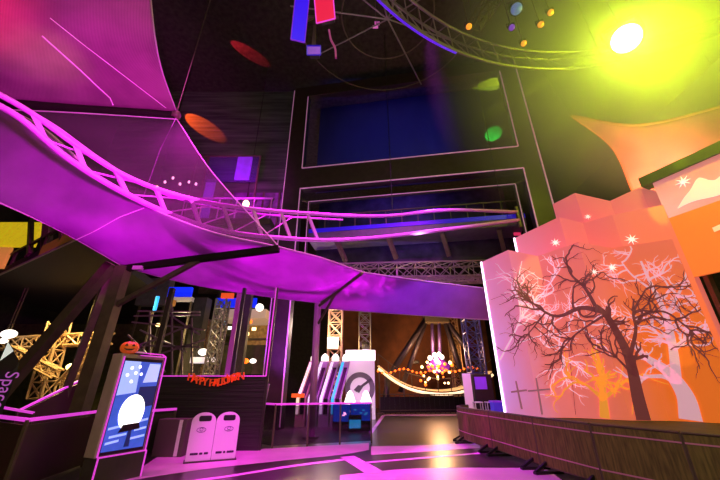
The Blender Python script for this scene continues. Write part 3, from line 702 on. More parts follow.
# moving heads cluster top centre left
mh = V(at(312, 30, 7.0))
t = thing('lamp_rack', 'black hanging frame carrying the blue and red stage lamps', 'frame', mh+V((0, .4, .7)))
b = MB(); top = mh+V((0, .35, 1.2))
b.bar(top+V((-.8, 0, 0)), top+V((.8, 0, 0)), .09); b.bar(top+V((0, 0, 0)), top+V((0, 0, -1.6)), .07)
b.build('bars', 'steel', t); MB().tube([top, V((top.x, top.y, ZC))], .03, 6).build('hanger_pole', 'steel', t)
def barn(label, c, d, w_, h_, m, rimm):
    """box stage lamp with a large lit face and frame"""
    c = V(c); q = V(d).normalized().to_track_quat('Z', 'Y').to_matrix().to_4x4()
    t = thing('stage_lamp', label, 'lamp', c, 'coloured lamps on the hanging frame'); T4 = lambda x, y, z: c+(q @ V((x, y, z)))
    b = MB(); b.prism([T4(-w_*.35, -h_*.35, -.3), T4(w_*.35, -h_*.35, -.3), T4(w_*.35, h_*.35, -.3), T4(-w_*.35, h_*.35, -.3)], q @ V((0, 0, .26))); b.build('housing', 'black', t)
    MB().prism([T4(-w_/2, -h_/2, 0), T4(w_/2, -h_/2, 0), T4(w_/2, h_/2, 0), T4(-w_/2, h_/2, 0)], q @ V((0, 0, .03))).build('lit_face', m, t)
    cs = [T4(-w_/2, -h_/2, .04), T4(w_/2, -h_/2, .04), T4(w_/2, h_/2, .04), T4(-w_/2, h_/2, .04)]
    b = MB()
    for i in range(4): b.bar(cs[i], cs[(i+1) % 4], .03)
    b.build('rim', rimm, t); MB().tube([T4(0, 0, -.2), top], .03, 6).build('bracket', 'steel', t); return t
blue_f = mat('blue_lamp_face', '#2010c0', .4, emit='#3a10f4', es=.85, noise=.3); red_f = mat('red_lamp_face', '#c02040', .4, emit='#e8204c', es=.8)
barn('tall blue stage lamp at the left of the hanging frame', at(300, 20, 6.8), (.25, -1, -.35), .44, 1.5, blue_f, 'violet_screen')
barn('red stage lamp at the right of the hanging frame', at(325, 9, 6.6), (-.25, -1, -.4), .62, .85, red_f, 'neon')
barn('wide violet lamp box lowest on the hanging frame', at(314, 51, 7.0), (0, -1, -.5), .42, .28, 'violet_screen', 'neon_blue')
b = MB(); b.tube(smoothline([at(329, 30, 6.9), at(331, 40, 6.9), at(335, 48, 6.9), at(336, 58, 6.9)], 12), .035, 6)
tag(b.build('lamp_cable', mat('pink_lit_cable', '#e070d0', .3)), 'pink lit cable looping below the red stage lamp', 'cable')

# narrow beams: coloured patches on the facade, gate and screen
def gobo(name, x, y, Y, off, power, color, ang):
    tgt = at(x, y, Y); return light('SPOT', name, tgt+V(off), power, color, tgt, .02, ang, .25)
gobo('orange_beam', 196, 121, 16.4, (-2.9, -1.2, 2.2), 4600, (1, .09, .01), 15)
gobo('green_beam', 493, 135, 16.2, (-1.3, -1.6, -1.3), 3500, (.03, 1, .05), 24)
gobo('amber_beam', 685, 345, 9.0, (-1.5, -5.0, 3.0), 500, (1, .75, .02), 6)
def roof_gobo(name, x, y, off, power, color, ang):
    tgt = atz(x, y, 19.98); return light('SPOT', name, tgt+V(off), power, color, tgt, .02, ang, .25)
roof_gobo('red_beam', 244, 50, (-2.2, -1.9, -1.1), 2400, (1, .02, .06), 15)
roof_gobo('yellow_beam', 495, 82, (1.8, -1.5, -1.1), 5000, (.7, 1, .03), 22)
# rippled magenta light thrown on the middle canopies
rp_ = light('SPOT', 'ripple_projector', (-.5, 11.2, 11.5), 16000, MAG, (.1, 11.1, 5.4), .05, 40, .8)
ld = rp_.data; ld.use_nodes = True; n = ld.node_tree.nodes; L = ld.node_tree.links; em = n['Emission']
tc = n.new('ShaderNodeTexCoord'); mp = n.new('ShaderNodeMapping'); mp.inputs['Scale'].default_value = (9, 26, 9); L.new(tc.outputs['Normal'], mp.inputs[0])
nz = n.new('ShaderNodeTexNoise'); nz.inputs['Scale'].default_value = 1.0; nz.inputs['Distortion'].default_value = 1.5; L.new(mp.outputs[0], nz.inputs['Vector'])
rm = n.new('ShaderNodeMapRange'); rm.inputs['From Min'].default_value = .5; rm.inputs['From Max'].default_value = .75; L.new(nz.outputs['Fac'], rm.inputs['Value']); L.new(rm.outputs[0], em.inputs['Strength'])

# ================================================================== HAZE round the dazzling lamp
HAZE = .25
hz = bpy.data.materials.new('stage_haze'); hz.use_nodes = True; n = hz.node_tree.nodes; n.remove(n['Principled BSDF'])
L = hz.node_tree.links; vsn = n.new('ShaderNodeVolumeScatter'); vsn.inputs['Anisotropy'].default_value = .0; vsn.inputs['Color'].default_value = (1, 1, 1, 1)
HR = 7.0                       # the haze thins out smoothly towards its rim
tc = n.new('ShaderNodeTexCoord'); vd = n.new('ShaderNodeVectorMath'); vd.operation = 'DISTANCE'; vd.inputs[1].default_value = LP; L.new(tc.outputs['Object'], vd.inputs[0])
mr = n.new('ShaderNodeMapRange'); mr.inputs['From Min'].default_value = 0; mr.inputs['From Max'].default_value = HR; mr.inputs['To Min'].default_value = 1; mr.inputs['To Max'].default_value = 0; L.new(vd.outputs['Value'], mr.inputs['Value'])
pw = n.new('ShaderNodeMath'); pw.operation = 'POWER'; pw.inputs[1].default_value = 1.3; L.new(mr.outputs[0], pw.inputs[0])
ml = n.new('ShaderNodeMath'); ml.operation = 'MULTIPLY'; ml.inputs[1].default_value = HAZE; L.new(pw.outputs[0], ml.inputs[0]); L.new(ml.outputs[0], vsn.inputs['Density'])
L.new(vsn.outputs[0], n['Material Output'].inputs['Volume'])
haze = MB().ball(LP, 7.05, 32).build('stage_haze', hz, smooth=True)
tag(haze, 'thin theatre haze glowing around the dazzling yellow-green lamp', 'haze', kind='stuff')

# ================================================================== CROWD FENCE
def fence(p, q, label, curve=0):
    p, q = V((p[0], p[1], 0)), V((q[0], q[1], 0)); d = (q-p).normalized(); nn = V((d.y, -d.x, 0))
    if nn.x > 0: nn = -nn
    t = thing('crowd_fence', label, 'fence', p, 'cloth covered crowd fences before the stage')
    n_ = 12; pts = []
    for i in range(n_+1):
        f = i/n_; c = p.lerp(q, .012+.976*f); c = c+nn*curve*4*f*(1-f); pts.append(c)
    def wall(z0, z1, o, th=.03):
        b = MB(); A = [V((c.x, c.y, z0))+nn*o for c in pts]; B = [V((c.x, c.y, z1))+nn*o for c in pts]; A2 = [a-nn*th for a in A]; B2 = [a-nn*th for a in B]
        b.grid([A, B, B2, A2, A]); return b
    wall(.14, .98, .02, .04).build('cloth', 'leaf_brown', t); wall(.865, .885, .028, .01).build('upper_line', 'fence_line', t); wall(.32, .34, .028, .01).build('lower_line', 'fence_line', t)
    b = MB(); b.tube([V((c.x, c.y, 1.0)) for c in pts], .022, 8); b.tube([V((pts[0].x, pts[0].y, .0)), V((pts[0].x, pts[0].y, 1.0))], .022, 8); b.tube([V((pts[-1].x, pts[-1].y, .0)), V((pts[-1].x, pts[-1].y, 1.0))], .022, 8); b.tube([V((c.x, c.y, .13)) for c in pts], .02, 8)
    b.build('frame', 'steel', t)
    for f in (.12, .88):
        c = p.lerp(q, f); b = MB(); b.bar(c+nn*.32+V((0, 0, .025)), c-nn*.32+V((0, 0, .025)), .09, .05); b.bar(c+nn*.3+V((0, 0, .04)), c+V((0, 0, .2)), .05); b.build('foot', 'black', t)
FP = [(3.9, 13.3), (3.22, 12.1), (3.5, 10.1), (3.76, 8.15), (4.07, 6.66), (4.6, 5.45), (5.3, 4.3), (6.2, 3.4)]
for a, bq, l, cv in zip(FP, FP[1:], ['farthest crowd fence panel turning away at the stage corner', 'crowd fence panel by the white post, second from the far end', 'crowd fence panel in front of the grave crosses on the tree screen', 'crowd fence panel before the amber tree',
                               'crowd fence panel before the dark tree trunk', 'crowd fence panel before the lilac tree trunk', 'nearest crowd fence panel cut off at the right border'], [.18, .06, 0, 0, 0, 0, 0]): fence(a, bq, l, cv)
# things behind the fence end
p = at(468, 390, 15); wp = thing('banner_post', 'slim white upright banner board behind the fence end', 'board', (p.x, 15, 0))
MB().box((p.x, 15, 1.07), (.34, .06, 2.1)).build('board', mat('pink_white_board', '#e8d0d4', .5, emit='#e8c8cc', es=.25), wp); MB().box((p.x, 15, .02), (.5, .4, .04)).build('base_plate', 'steel', wp)
p = at(482, 390, 15.4); cab = thing('monitor_cabinet', 'black cabinet with a small purple monitor beside the white banner board', 'cabinet', (p.x, 15.4, 0))
MB().box((p.x, 15.4, 1.05), (.8, .5, 2.1)).build('body', 'black', cab, bevel=.02); q = at(481, 383, 15.1); MB().box((q.x, 15.13, q.z), (.48, .04, .48)).build('screen', 'violet_screen', cab)
for x, l in ((478, 'white low stool at the foot of the black cabinet'), (490, 'white low stool nearest the blue crate')):
    p = at(x, 405, 13.6); t = thing('stool', l, 'stool', (p.x, 13.6, 0), 'white stools behind the fence')
    MB().box((p.x, 13.6, 1.08), (.32, .3, .04)).build('seat', 'white', t, bevel=.01)
    for sx in (-.13, .13):
        for sy in (-.12, .12): MB().tube([(p.x+sx, 13.6+sy, 0), (p.x+sx, 13.6+sy, 1.06)], .016, 6).build('leg', 'white', t)
p = at(498, 407, 13.3); cr = thing('crate', 'violet blue lit crate against the screen edge', 'crate', (p.x, 13.3, 0))
MB().box((p.x, 13.3, .55), (.42, .4, 1.1)).build('body', mat('blue_crate', '#4030c0', .5, emit='#4828d8', es=.4), cr, bevel=.015); MB().box((p.x, 13.3, 1.12), (.46, .44, .05)).build('lid', 'violet_screen', cr)

# ================================================================== KIOSK
k0, k1 = V((-4.72, 7.0, 0)), V((-4.37, 7.78, 0)); kd = (k1-k0).normalized(); kn = V((kd.y, -kd.x, 0))     # faces the walkway
def K(s, z, o=0): p = k0+kd*s+kn*o; return V((p.x, p.y, z))
KW = (k1-k0).length
ks = thing('display_kiosk', 'upright display kiosk with blue screen and magenta edge lines', 'kiosk', k0)
def kbox(s0, s1, z0, z1, o0, o1): return MB().prism([K(s0, z0, o0), K(s1, z0, o0), K(s1, z0, o1), K(s0, z0, o1)], (0, 0, z1-z0))
kbox(-.04, KW+.04, .42, 2.22, -.02, -.34).build('cabinet', mat('kiosk_grey', '#a89c8a', .5, noise=.1), ks, bevel=.015)
kbox(-.02, KW+.02, 0, .42, .06, -.32).build('plinth', 'dark', ks)
kbox(0, KW, .46, 2.14, .0, -.02).build('bezel', 'black', ks)
dsp = kbox(.03, KW-.03, .51, 2.08, .012, -.01).build('screen', mat('kiosk_screen', '#3050b0', .2, emit='#3c5ad0', es=.8, noise=.5, nscale=3), ks)
def kshape(pts, o, m, name): return MB().prism([K(s, z, o) for s, z in pts], kn*.003).build(name, m, dsp)
gl = mat('screen_white', '#ffffff', .3, emit='#fff6f0', es=2.2); pb_ = mat('screen_pale_blue', '#a8c0ff', .3, emit='#9ab4ff', es=.9); nb = mat('screen_navy', '#1c2c60', .3, emit='#1a2a6c', es=.5)
kshape([(.03+.0, 1.45), (.4, 1.5), (.36, 2.08), (.03, 2.08)], .014, pb_, 'pale_area')
kshape([(.46, 1.2), (KW-.03, 1.25), (KW-.03, 1.62), (.46, 1.6)], .015, nb, 'dark_area')
kshape([(.5, 1.68), (KW-.05, 1.7), (KW-.05, 2.05), (.56, 2.05)], .016, mat('screen_sky', '#c8d8ff', .3, emit='#b0c4ff', es=.8), 'window_area')
for z, s0, s1 in ((.62, .06, .3), (.72, .1, .42), (.86, .05, .26), (.66, .52, .8), (.8, .56, .8), (.95, .6, .8)): kshape([(s0, z), (s1, z+.03), (s1, z+.07), (s0, z+.04)], .017, pb_, 'light_streak')
for s, z in ((.2, 1.95), (.3, 1.86), (.14, 1.82), (.36, 1.98), (.25, 1.7), (.42, 1.84)): kshape([(s+.03*math.cos(a*.7854), z+.03*math.sin(a*.7854)) for a in range(8)], .018, gl, 'sparkle')
kshape([(.42+.25*math.cos(a*math.pi/16), 1.14+.32*math.sin(a*math.pi/16)) for a in range(32)], .020, gl, 'glowing_ball')
kshape([(.24, .80), (.66, .84), (.62, .95), (.30, .93)], .024, 'black', 'ball_stand'); kshape([(.42, .55), (.52, .55), (.5, .84), (.44, .84)], .022, nb, 'ball_stem')
glow_bars('light_line', [K(-.02, .44, .03), K(-.02, 2.16, .03)], .022, 'neon', ks)
glow_bars('light_line', [K(KW+.03, .44, .03), K(KW+.03, 2.2, .03), K(KW+.03, 2.26, -.1), K(.3, 2.26, -.1)], .022, 'neon', ks)
glow_bars('light_line', [K(KW+.03, 2.2, .03), K(.3, 2.2, .03)], .018, 'neon', ks)
glow_bars('light_line', [K(-.02, .44, .07), K(KW+.03, .44, .07), K(KW+.03, .0, .07)], .022, 'neon', ks)
glow_bars('light_line', [K(-.02, .44, .07), K(-.02, 0, .07)], .022, 'neon', ks)
# pumpkin with a dark hat on the kiosk
pc = K(.10, 2.34, -.08); pk = thing('pumpkin_lantern', 'orange grinning pumpkin lantern on the kiosk top', 'pumpkin', pc-V((0, 0, .12)))
b = MB()
for k in range(9):
    a = 2*math.pi*k/9; b.ball(pc+V((.07*math.cos(a), .07*math.sin(a), 0)), .10, 12, (1, 1, 1.1))
b.ball(pc, .12, 12); b.build('body', 'orange', pk, True)
MB().tube([pc+V((0, 0, .09)), pc+V((.02, 0, .17))], .02, 8).build('stem', mat('stem_green', '#4a4a20', .7), pk)
fc = (V((0, 0, EYE))-pc); fc.z = 0; fc.normalize(); fs = V((-fc.y, fc.x, 0)); b = MB()
for sgn in (-1, 1): b.prism([pc+fc*.15+fs*(sgn*.06+x)+V((0, 0, z)) for x, z in ((-.03, .02), (.03, .02), (0, .07))], fc*.03)
b.prism([pc+fc*.15+fs*x+V((0, 0, z)) for x, z in ((-.1, -.02), (-.05, -.06), (.05, -.06), (.1, -.02), (.05, -.035), (-.05, -.035))], fc*.035); b.build('carved_face', 'black', pk)
hc = K(.36, 2.23, -.16); ht = thing('witch_hat', 'crooked black witch hat beside the pumpkin on the kiosk', 'hat', hc)
MB().lathe(hc, [(.02, .0), (.2, 0), (.2, .012), (.02, .014)], 20).build('brim', 'black', ht, True); MB().tube(smoothline([hc+V((0, 0, .01)), hc+V((.01, 0, .12)), hc+V((.05, 0, .2)), hc+V((.13, 0, .25))], 8), .11, 14, True, .012).build('cone', 'black', ht, True)
MB().lathe(hc, [(.108, .015), (.113, .02), (.108, .05), (.1, .052)], 20).build('band', 'neon_pale', ht)

# ================================================================== LOW WALL, WINDOW FRAME AND BANNER
WY = 10.6
lw = thing('shop_front', 'dark low wall and window frame with pink edge lines behind the kiosk', 'shop front', (-4.4, WY, 0))
xa, xb = at(150, 376, WY).x, at(266, 376, WY).x
zt = at(200, 376, WY).z
MB().box(((xa+xb)/2, WY+.1, zt/2), (xb-xa, .2, zt)).build('low_wall', mat('slatted_dark_wall', '#241c1e', .6, noise=.4, nscale=1.5, bump=.5, stretch=(.4, 1, 9)), lw)
glow_bars('light_line', [V((xa, WY-.01, zt)), V((xb, WY-.01, zt)), V((xb+.03, WY-.01, 4.6))], .03, 'neon', lw)
MB().bar((xb+.02, WY+.06, 0), (xb+.05, WY+.06, 4.6), .07).build('frame_post', 'gate', lw); MB().bar((xa, WY+.1, 0), (xa, WY+.1, 4.6), .14).build('frame_post', 'gate', lw)
xm = at(236, 340, WY).x; MB().bar((xm, WY+.1, zt), (xm, WY+.1, 4.6), .1).build('mullion', mat('violet_mullion', '#3a1c48', .5), lw)
MB().box(((xa+xb)/2, WY+.1, (zt+4.55)/2), (xb-xa, .02, 4.4-zt)).build('window_glass', mat('clear_glass', '#101014', .05, alpha=.10), lw)
bn = thing('halloween_banner', 'orange letter garland reading HAPPY HALLOWEEN on the dark wall', 'banner', (at(215, 378, WY).x, WY, zt))
txt = 'HAPPY HALLOWEEN'; b = MB(); crd = []
for k, ch in enumerate(txt):
    f = (k+.5)/len(txt); px = 189+54*f; py = 376.5+6.5*math.sin(math.pi*min(1, f*1.15)) - 0*f
    p = at(px, py, WY-.05); crd.append(p+V((0, 0, .10)))
    if ch != ' ':
        b.text(ch, Matrix.Translation(p) @ Matrix.Rotation(math.radians(90), 4, 'X') @ Matrix.Rotation(math.radians(random.uniform(-10, 10)), 4, 'Z'), .27, .01, 1, .007)
b.build('lettering', 'orange_bright', bn); MB().tube(crd, .008, 6).build('string', 'orange', bn)
# counter rails by the kiosk
p0, p1 = at(146, 411, 9.4), at(176, 409, 10.4); cr = thing('counter_rail', 'short magenta lit rail right of the kiosk', 'rail', (p0.x, p0.y, 0))
MB().bar(p0, p1, .06).build('handrail', 'neon', cr); MB().bar((p1.x, p1.y, 0), p1, .05).build('post', 'steel', cr); MB().bar((p0.x, p0.y, 0), p0, .05).build('post', 'steel', cr)
MB().prism([V((p0.x, p0.y, .1)), V((p1.x, p1.y, .1)), V((p1.x, p1.y+.03, .1)), V((p0.x, p0.y+.03, .1))], (0, 0, p0.z-.2)).build('panel', 'dark', cr)
# grey cabinet behind the face boards
p = at(176, 455, 9.7); c_ = thing('low_cabinet', 'low grey cabinet left of the board with the drawn eyes', 'cabinet', (p.x, 9.8, 0)); MB().box((p.x-.25, 9.9, .42), (.75, .4, .84)).build('body', mat('mauve_cabinet', '#5c4a50', .6), c_, bevel=.015); MB().box((p.x-.02, 9.69, .42), (.08, .03, .8)).build('door_edge', 'white', c_)
# board with drawn eyes
fp = atz(184, 463.5, 0); fq = atz(235, 459.5, 0); fd = (fq-fp).normalized(); fn = V((fd.y, -fd.x, 0)); FW = (fq-fp).length
def FB(s, z, o=0): p = fp+fd*s+fn*o; return V((p.x, p.y, z))
fb = thing('face_board', 'pink standing board of two rounded panels with handles and drawn eyes', 'board', fp)
FH = 1.03; hw = FW/2
pinkb = mat('board_white', '#e0cce6', .5)
def rpanel(s0, s1):
    r = .2; pts = [(s0, .02), (s1, .02)]
    for a in range(0, 91, 15): pts.append((s1-r*1.3+r*1.3*math.cos(math.radians(a)), FH-r+r*math.sin(math.radians(a))))
    for a in range(90, 181, 15): pts.append((s0+r*1.3+r*1.3*math.cos(math.radians(a)), FH-r+r*math.sin(math.radians(a))))
    return pts
def rr(s0, s1, z0, z1, o, th=.004, r=.035):
    pts = []
    for cx, cz, a0 in ((s1-r, z0+r, -90), (s1-r, z1-r, 0), (s0+r, z1-r, 90), (s0+r, z0+r, 180)):
        for a in range(0, 91, 30): pts.append((cx+r*math.cos(math.radians(a0+a)), cz+r*math.sin(math.radians(a0+a))))
    return [FB(s, z, o) for s, z in pts]
for i in range(2):
    s0 = i*hw+.005; s1 = s0+hw-.01
    pn = MB().prism([FB(s, z, 0) for s, z in rpanel(s0, s1)], -fn*.06).build('panel', pinkb, fb)
    m_ = (s0+s1)/2+.02
    MB().prism(rr(m_-.14, m_+.14, FH-.19, FH-.07, .002), fn*.006).build('handle_slot', 'black', pn)
    b = MB()
    ex = m_+(-.05 if i == 0 else .02)
    b.tube([FB(ex+.1*math.cos(a*math.pi/10), .66+.05*math.sin(a*math.pi/10), .006) for a in range(3, 24)], .006, 5)
    b.tube([FB(ex+.035*math.cos(a*math.pi/6), .67+.035*math.sin(a*math.pi/6), .008) for a in range(12)], .006, 5)
    b.build('drawn_eye', mat('eye_ink', '#6a2a80', .5), pn)
    b = MB()
    x = s0+.08
    for wq in ((.17, .07, .09) if i == 0 else (.14, .05, .16)): b.prism(rr(x, x+wq, .15, .195, .004, r=.012), fn*.004); x += wq+.03
    b.build('print_line', mat('print_ink', '#3c1648', .5), pn)
MB().prism([FB(-.02, 0, .08), FB(FW+.02, 0, .08), FB(FW+.02, 0, -.25), FB(-.02, 0, -.25)], (0, 0, .03)).build('foot_plate', 'dark', fb)

# ================================================================== GLASS BARRIER
gp_ = [at(261, 402, 11.6), at(276, 406, 11.0), at(371, 402.5, 12.0)]
gb = thing('glass_barrier', 'smoked glass barrier with a magenta lit handrail in front of the games', 'barrier', (gp_[1].x, gp_[1].y, 0))
HZ = sum(p.z for p in gp_)/3
gp_ = [V((p.x, p.y, HZ)) for p in gp_]
for a, bq in zip(gp_, gp_[1:]):
    MB().bar(a, bq, .07, .05).build('handrail', 'neon', gb)
    d = (bq-a).normalized(); nn = V((d.y, -d.x, 0))*.012
    MB().prism([V((a.x, a.y, .06))+nn, V((bq.x, bq.y, .06))+nn, V((bq.x, bq.y, .06))-nn, V((a.x, a.y, .06))-nn], (0, 0, HZ-.1)).build('glass_panel', 'glass', gb)
ln_ = (gp_[2]-gp_[1])
for f in (0, .33, .66, 1): p = gp_[1]+ln_*f; MB().bar((p.x, p.y, 0), (p.x, p.y, HZ), .05).build('post', 'steel', gb)
MB().bar((gp_[0].x, gp_[0].y, 0), gp_[0], .05).build('post', 'steel', gb)
t = thing('ramp_props', 'magenta lit slanted props left of the glass barrier', 'prop', at(255, 440, 12))
for x0, x1 in ((246, 262), (256, 268)): MB().bar(V((at(x0, 440, 12).x, 12, 0)), V((at(x1, 390, 12).x, 12, 1.7)), .07).build('prop_bar', 'track', t)

# ================================================================== GAMES AND BOOTH
GY = 16.6
for k in range(4):
    px = 301+k*11.5; b0 = at(px, 402, GY); t = thing('game_machine', ['leftmost white slanted game machine with an orange tray', 'second white slanted game machine, right behind the orange tray machine', 'third white slanted game machine, left of the cyan striped one', 'white slanted game machine next to the booth with a cyan stripe'][k], 'game machine', (b0.x, GY, 0), 'row of white game machines')
    x = b0.x
    MB().prism([(x-.20, GY-.2, 0), (x+.24, GY-.2, 0), (x+.24, GY-.2, 1.1), (x+.62, GY+.5, 2.75), (x+.20, GY+.5, 2.75), (x-.20, GY-.2, 1.1)], (0, .5, 0)).build('cabinet', mat('game_lilac', '#b8a8be', .5) if k else mat('game_cream', '#c0a890', .5), t)
    MB().prism([(x-.18, GY-.23, .5), (x-.06, GY-.23, .5), (x-.06, GY-.23, 1.12), (x+.34, GY+.43, 2.7), (x+.23, GY+.43, 2.7), (x-.18, GY-.23, 1.12)], (0, .02, 0)).build('lit_edge', [mat('warm_edge', '#ffffff', .4, emit='#ffe8d0', es=.9), 'white_edge', 'white_edge', 'cyan_screen'][k] if k in (0, 3) else M['white_edge'], t)
    MB().prism([(x+.0, GY-.23, .5), (x+.18, GY-.23, .5), (x+.18, GY-.23, 1.12), (x+.50, GY+.35, 2.45), (x+.34, GY+.35, 2.45), (x+.0, GY-.23, 1.12)], (0, .02, 0)).build('dark_panel', 'black', t)
    MB().lathe((x+.42, GY+.62, 2.74), [(.18, 0), (.18, .2), (.1, .32), (.03, .36)], 12).build('top_lamp', 'game_lamp', t, True)
    if k == 0: MB().box((x-.1, GY-.32, 1.25), (.55, .2, .16)).build('tray', mat('orange_tray', '#e06020', .4, emit='#e86820', es=.7), t)
for k, (x, y, s, m, l) in enumerate([(345, 413, .95, 'blue_screen', 'large blue game screen seen through the barrier'), (361, 412, .8, 'blue_screen', 'second blue game screen at the booth foot'), (355, 424, .45, 'cyan_screen', 'small bright cyan screen below the blue ones')]):
    p = at(x, y, 15.2-.3*k); t = thing('game_screen', l, 'screen', (p.x, p.y, 0), 'game screens behind the barrier')
    MB().box((p.x, p.y, p.z), (s, .06, .62 if k < 2 else .28)).build('display', m, t); MB().box((p.x, p.y+.3, p.z/2+.15), (s+.06, .5, p.z+.3)).build('stand', 'black', t)
    b = MB(); random.seed(k)
    for q in range(6): b.box((p.x+random.uniform(-.4, .4)*s, p.y-.04, p.z+random.uniform(-.25, .2)*.6), (.1, .02, .05))
    b.build('lit_shapes', 'pink_lamp' if k == 0 else 'cyan_screen', t)
BY = 20; bx0, bx1 = at(346, 385, BY).x, at(375, 385, BY).x; bxc = (bx0+bx1)/2; bt = at(360, 350, BY).z
bo = thing('ticket_booth', 'tall white booth with a grey round emblem and glowing white top', 'booth', (bxc, BY, 0))
MB().box((bxc, BY+.5, (bt-.55)/2), (bx1-bx0, 1, bt-.55)).build('body', mat('booth_white', '#d8cad8', .5, emit='#c8b4cc', es=.4), bo, bevel=.03)  # glow added to the body to brighten its white
MB().box((bxc, BY+.5, bt-.28), (bx1-bx0+.1, 1.1, .55)).build('lit_top', mat('booth_lit_top', '#ffffff', .5, emit='#fff0f4', es=1.6), bo, bevel=.03)
ec = at(360, 388, BY-.02); b = MB(); rg = [];
for a in range(-40, 215, 8): rg.append(ec+V((.68*math.cos(math.radians(a)), 0, .68*math.sin(math.radians(a)))))
for p, q in zip(rg, rg[1:]): b.bar(p, q, .05, .28, (0, 1, 0)) if False else b.prism([p+(p-ec)*.2, q+(q-ec)*.2, q-(q-ec)*.2, p-(p-ec)*.2], (0, .04, 0))
b.build('round_emblem', mat('emblem_grey', '#6a6070', .5), bo)
b = MB(); b.bar(ec+V((-.25, -.02, -.15)), ec+V((.62, -.02, .45)), .04, .13); b.prism([ec+V((-.35, -.03, -.1)), ec+V((-.05, -.03, -.25)), ec+V((.2, -.03, .1)), ec+V((-.1, -.03, .15))], (0, .03, 0)); b.build('emblem_blade', mat('emblem_dark', '#4a4250', .5), bo)
for x, l in ((350, 'left white cone lamp in front of the booth emblem'), (366, 'right white cone lamp in front of the booth emblem')):
    p = at(x, 398, 18.5); t = thing('cone_lamp', l, 'lamp', (p.x, 18.5, 0), 'cone lamps before the booth')
    MB().lathe((p.x, 18.5, p.z), [(.30, -.45), (.28, -.2), (.14, .22), (.04, .34)], 16).build('shade', 'white_lamp', t, True); MB().tube([(p.x, 18.5, 0), (p.x, 18.5, p.z-.45)], .05, 8).build('pole', 'steel', t)
p = at(366, 345, 20.5); t = thing('booth_globe', 'dark globe with a pale collar standing on the booth roof', 'ornament', (p.x, 20.5, bt)); MB().ball((p.x, 20.5, bt+.27), .26, 14).build('globe', 'steel', t, True); MB().lathe((p.x, 20.5, bt), [(.2, 0), (.24, .05), (.15, .1)], 14).build('collar', 'white', t)

# ================================================================== FAR RIDE
RY = 27
rd_ = thing('swing_ride', 'far swing ride with dark slanted legs and a glowing curved track', 'ride', at(437, 400, RY))
ax = at(432, 322, RY)
ride_leg = mat('ride_leg_paint', '#3c3440', .45, .4)
for x, y in ((388, 378), (400, 392)): MB().tube([at(427, 318, RY), at(x, y, RY)], .24 if x == 388 else .18, 10).build('leg', ride_leg, rd_, True)
for x, y in ((480, 366), (466, 388)): MB().tube([at(444, 318, RY), at(x, y, RY)], .2, 10).build('leg', ride_leg, rd_, True)
for p, q in ((at(388, 378, RY), at(384, 400, RY)), (at(480, 366, RY), at(486, 395, RY))): MB().tube([p, V((q.x, RY, 0))], .22, 8).build('leg', ride_leg, rd_, True)
MB().box(at(436, 318, RY), (2.0, .9, .9)).build('axle_head', 'steel', rd_, bevel=.08)
for dx in (-4, 3): MB().tube([at(436+dx, 320, RY), at(437+dx, 358, RY)], .13, 8).build('swing_arm', mat('violet_arm', '#6a50a0', .4, .3), rd_, True)
MB().lathe(at(438, 366, RY), [(.2, -.5), (.8, -.3), (.9, .0), (.5, .4), (.15, .6)], 16).build('gondola', mat('gondola_violet', '#8030a0', .4, emit='#a030c0', es=.5), rd_, True)
arc0 = [at(x, y, RY-.6) for x, y in ((378, 366), (395, 379), (415, 388), (440, 391.5), (462, 389), (480, 381), (492, 372))]
A_ = smoothline(arc0, 30)
MB().grid([A_, [p+V((0, 1.4, .05)) for p in A_]]).build('curved_track', mat('lit_track', '#e8c08c', .4, emit='#ffc478', es=.7), rd_, True, solid=.08)
MB().tube([p+V((0, -.1, -.18)) for p in A_], .09, 8).build('track_edge', mat('track_glow', '#ffffff', .4, emit='#ffd8a0', es=1.6), rd_, True)
b = MB()
for i in range(0, 30, 3): b.bar(A_[i]+V((0, -.2, 0)), A_[i]+V((0, -.2, .85)), .05)
b.tube([p+V((0, -.2, .85)) for p in A_], .035, 6); b.build('track_railing', 'steel', rd_)
b = MB()
for i in range(2, 28, 5): b.bar(V((A_[i].x, A_[i].y, 0)), A_[i], .12)
b.build('track_support', 'steel', rd_)
random.seed(9)
for k in range(40):
    a = random.uniform(0, 2*math.pi); big = k < 6
    x = 437+(random.uniform(-9, 9) if big else random.uniform(-17, 15)); y = random.uniform(354, 362) if big else random.uniform(362, 386)
    MB().ball(at(x, y, RY-random.uniform(.7, 1.3)), .17 if big else random.uniform(.06, .13), 8).build('bulb', 'white_lamp' if big else ('orange_lamp' if k % 2 else 'warm_lamp'), rd_, True)
gr = thing('light_garland', 'orange fairy light garland strung across in front of the ride', 'garland', at(430, 372, 24)); gpts = [at(378+4.3*k, 371+2.2*math.sin(k*.8)+(-1.5 if k > 14 else 0), 24) for k in range(24)]
MB().tube(gpts, .02, 5).build('string', 'orange', gr)
b = MB()
for p in gpts: b.ball(p, .075, 6)
b.build('bulbs', 'orange_lamp', gr)['kind'] = 'stuff'
hp = at(379, 372, 24); tag(MB().tube([(hp.x, 24, 0), (hp.x, 24, hp.z)], .05, 8).box((hp.x, 24, .05), (.4, .4, .1)).build('garland_pole', 'steel'), 'thin pole holding the left end of the orange garland', 'pole')
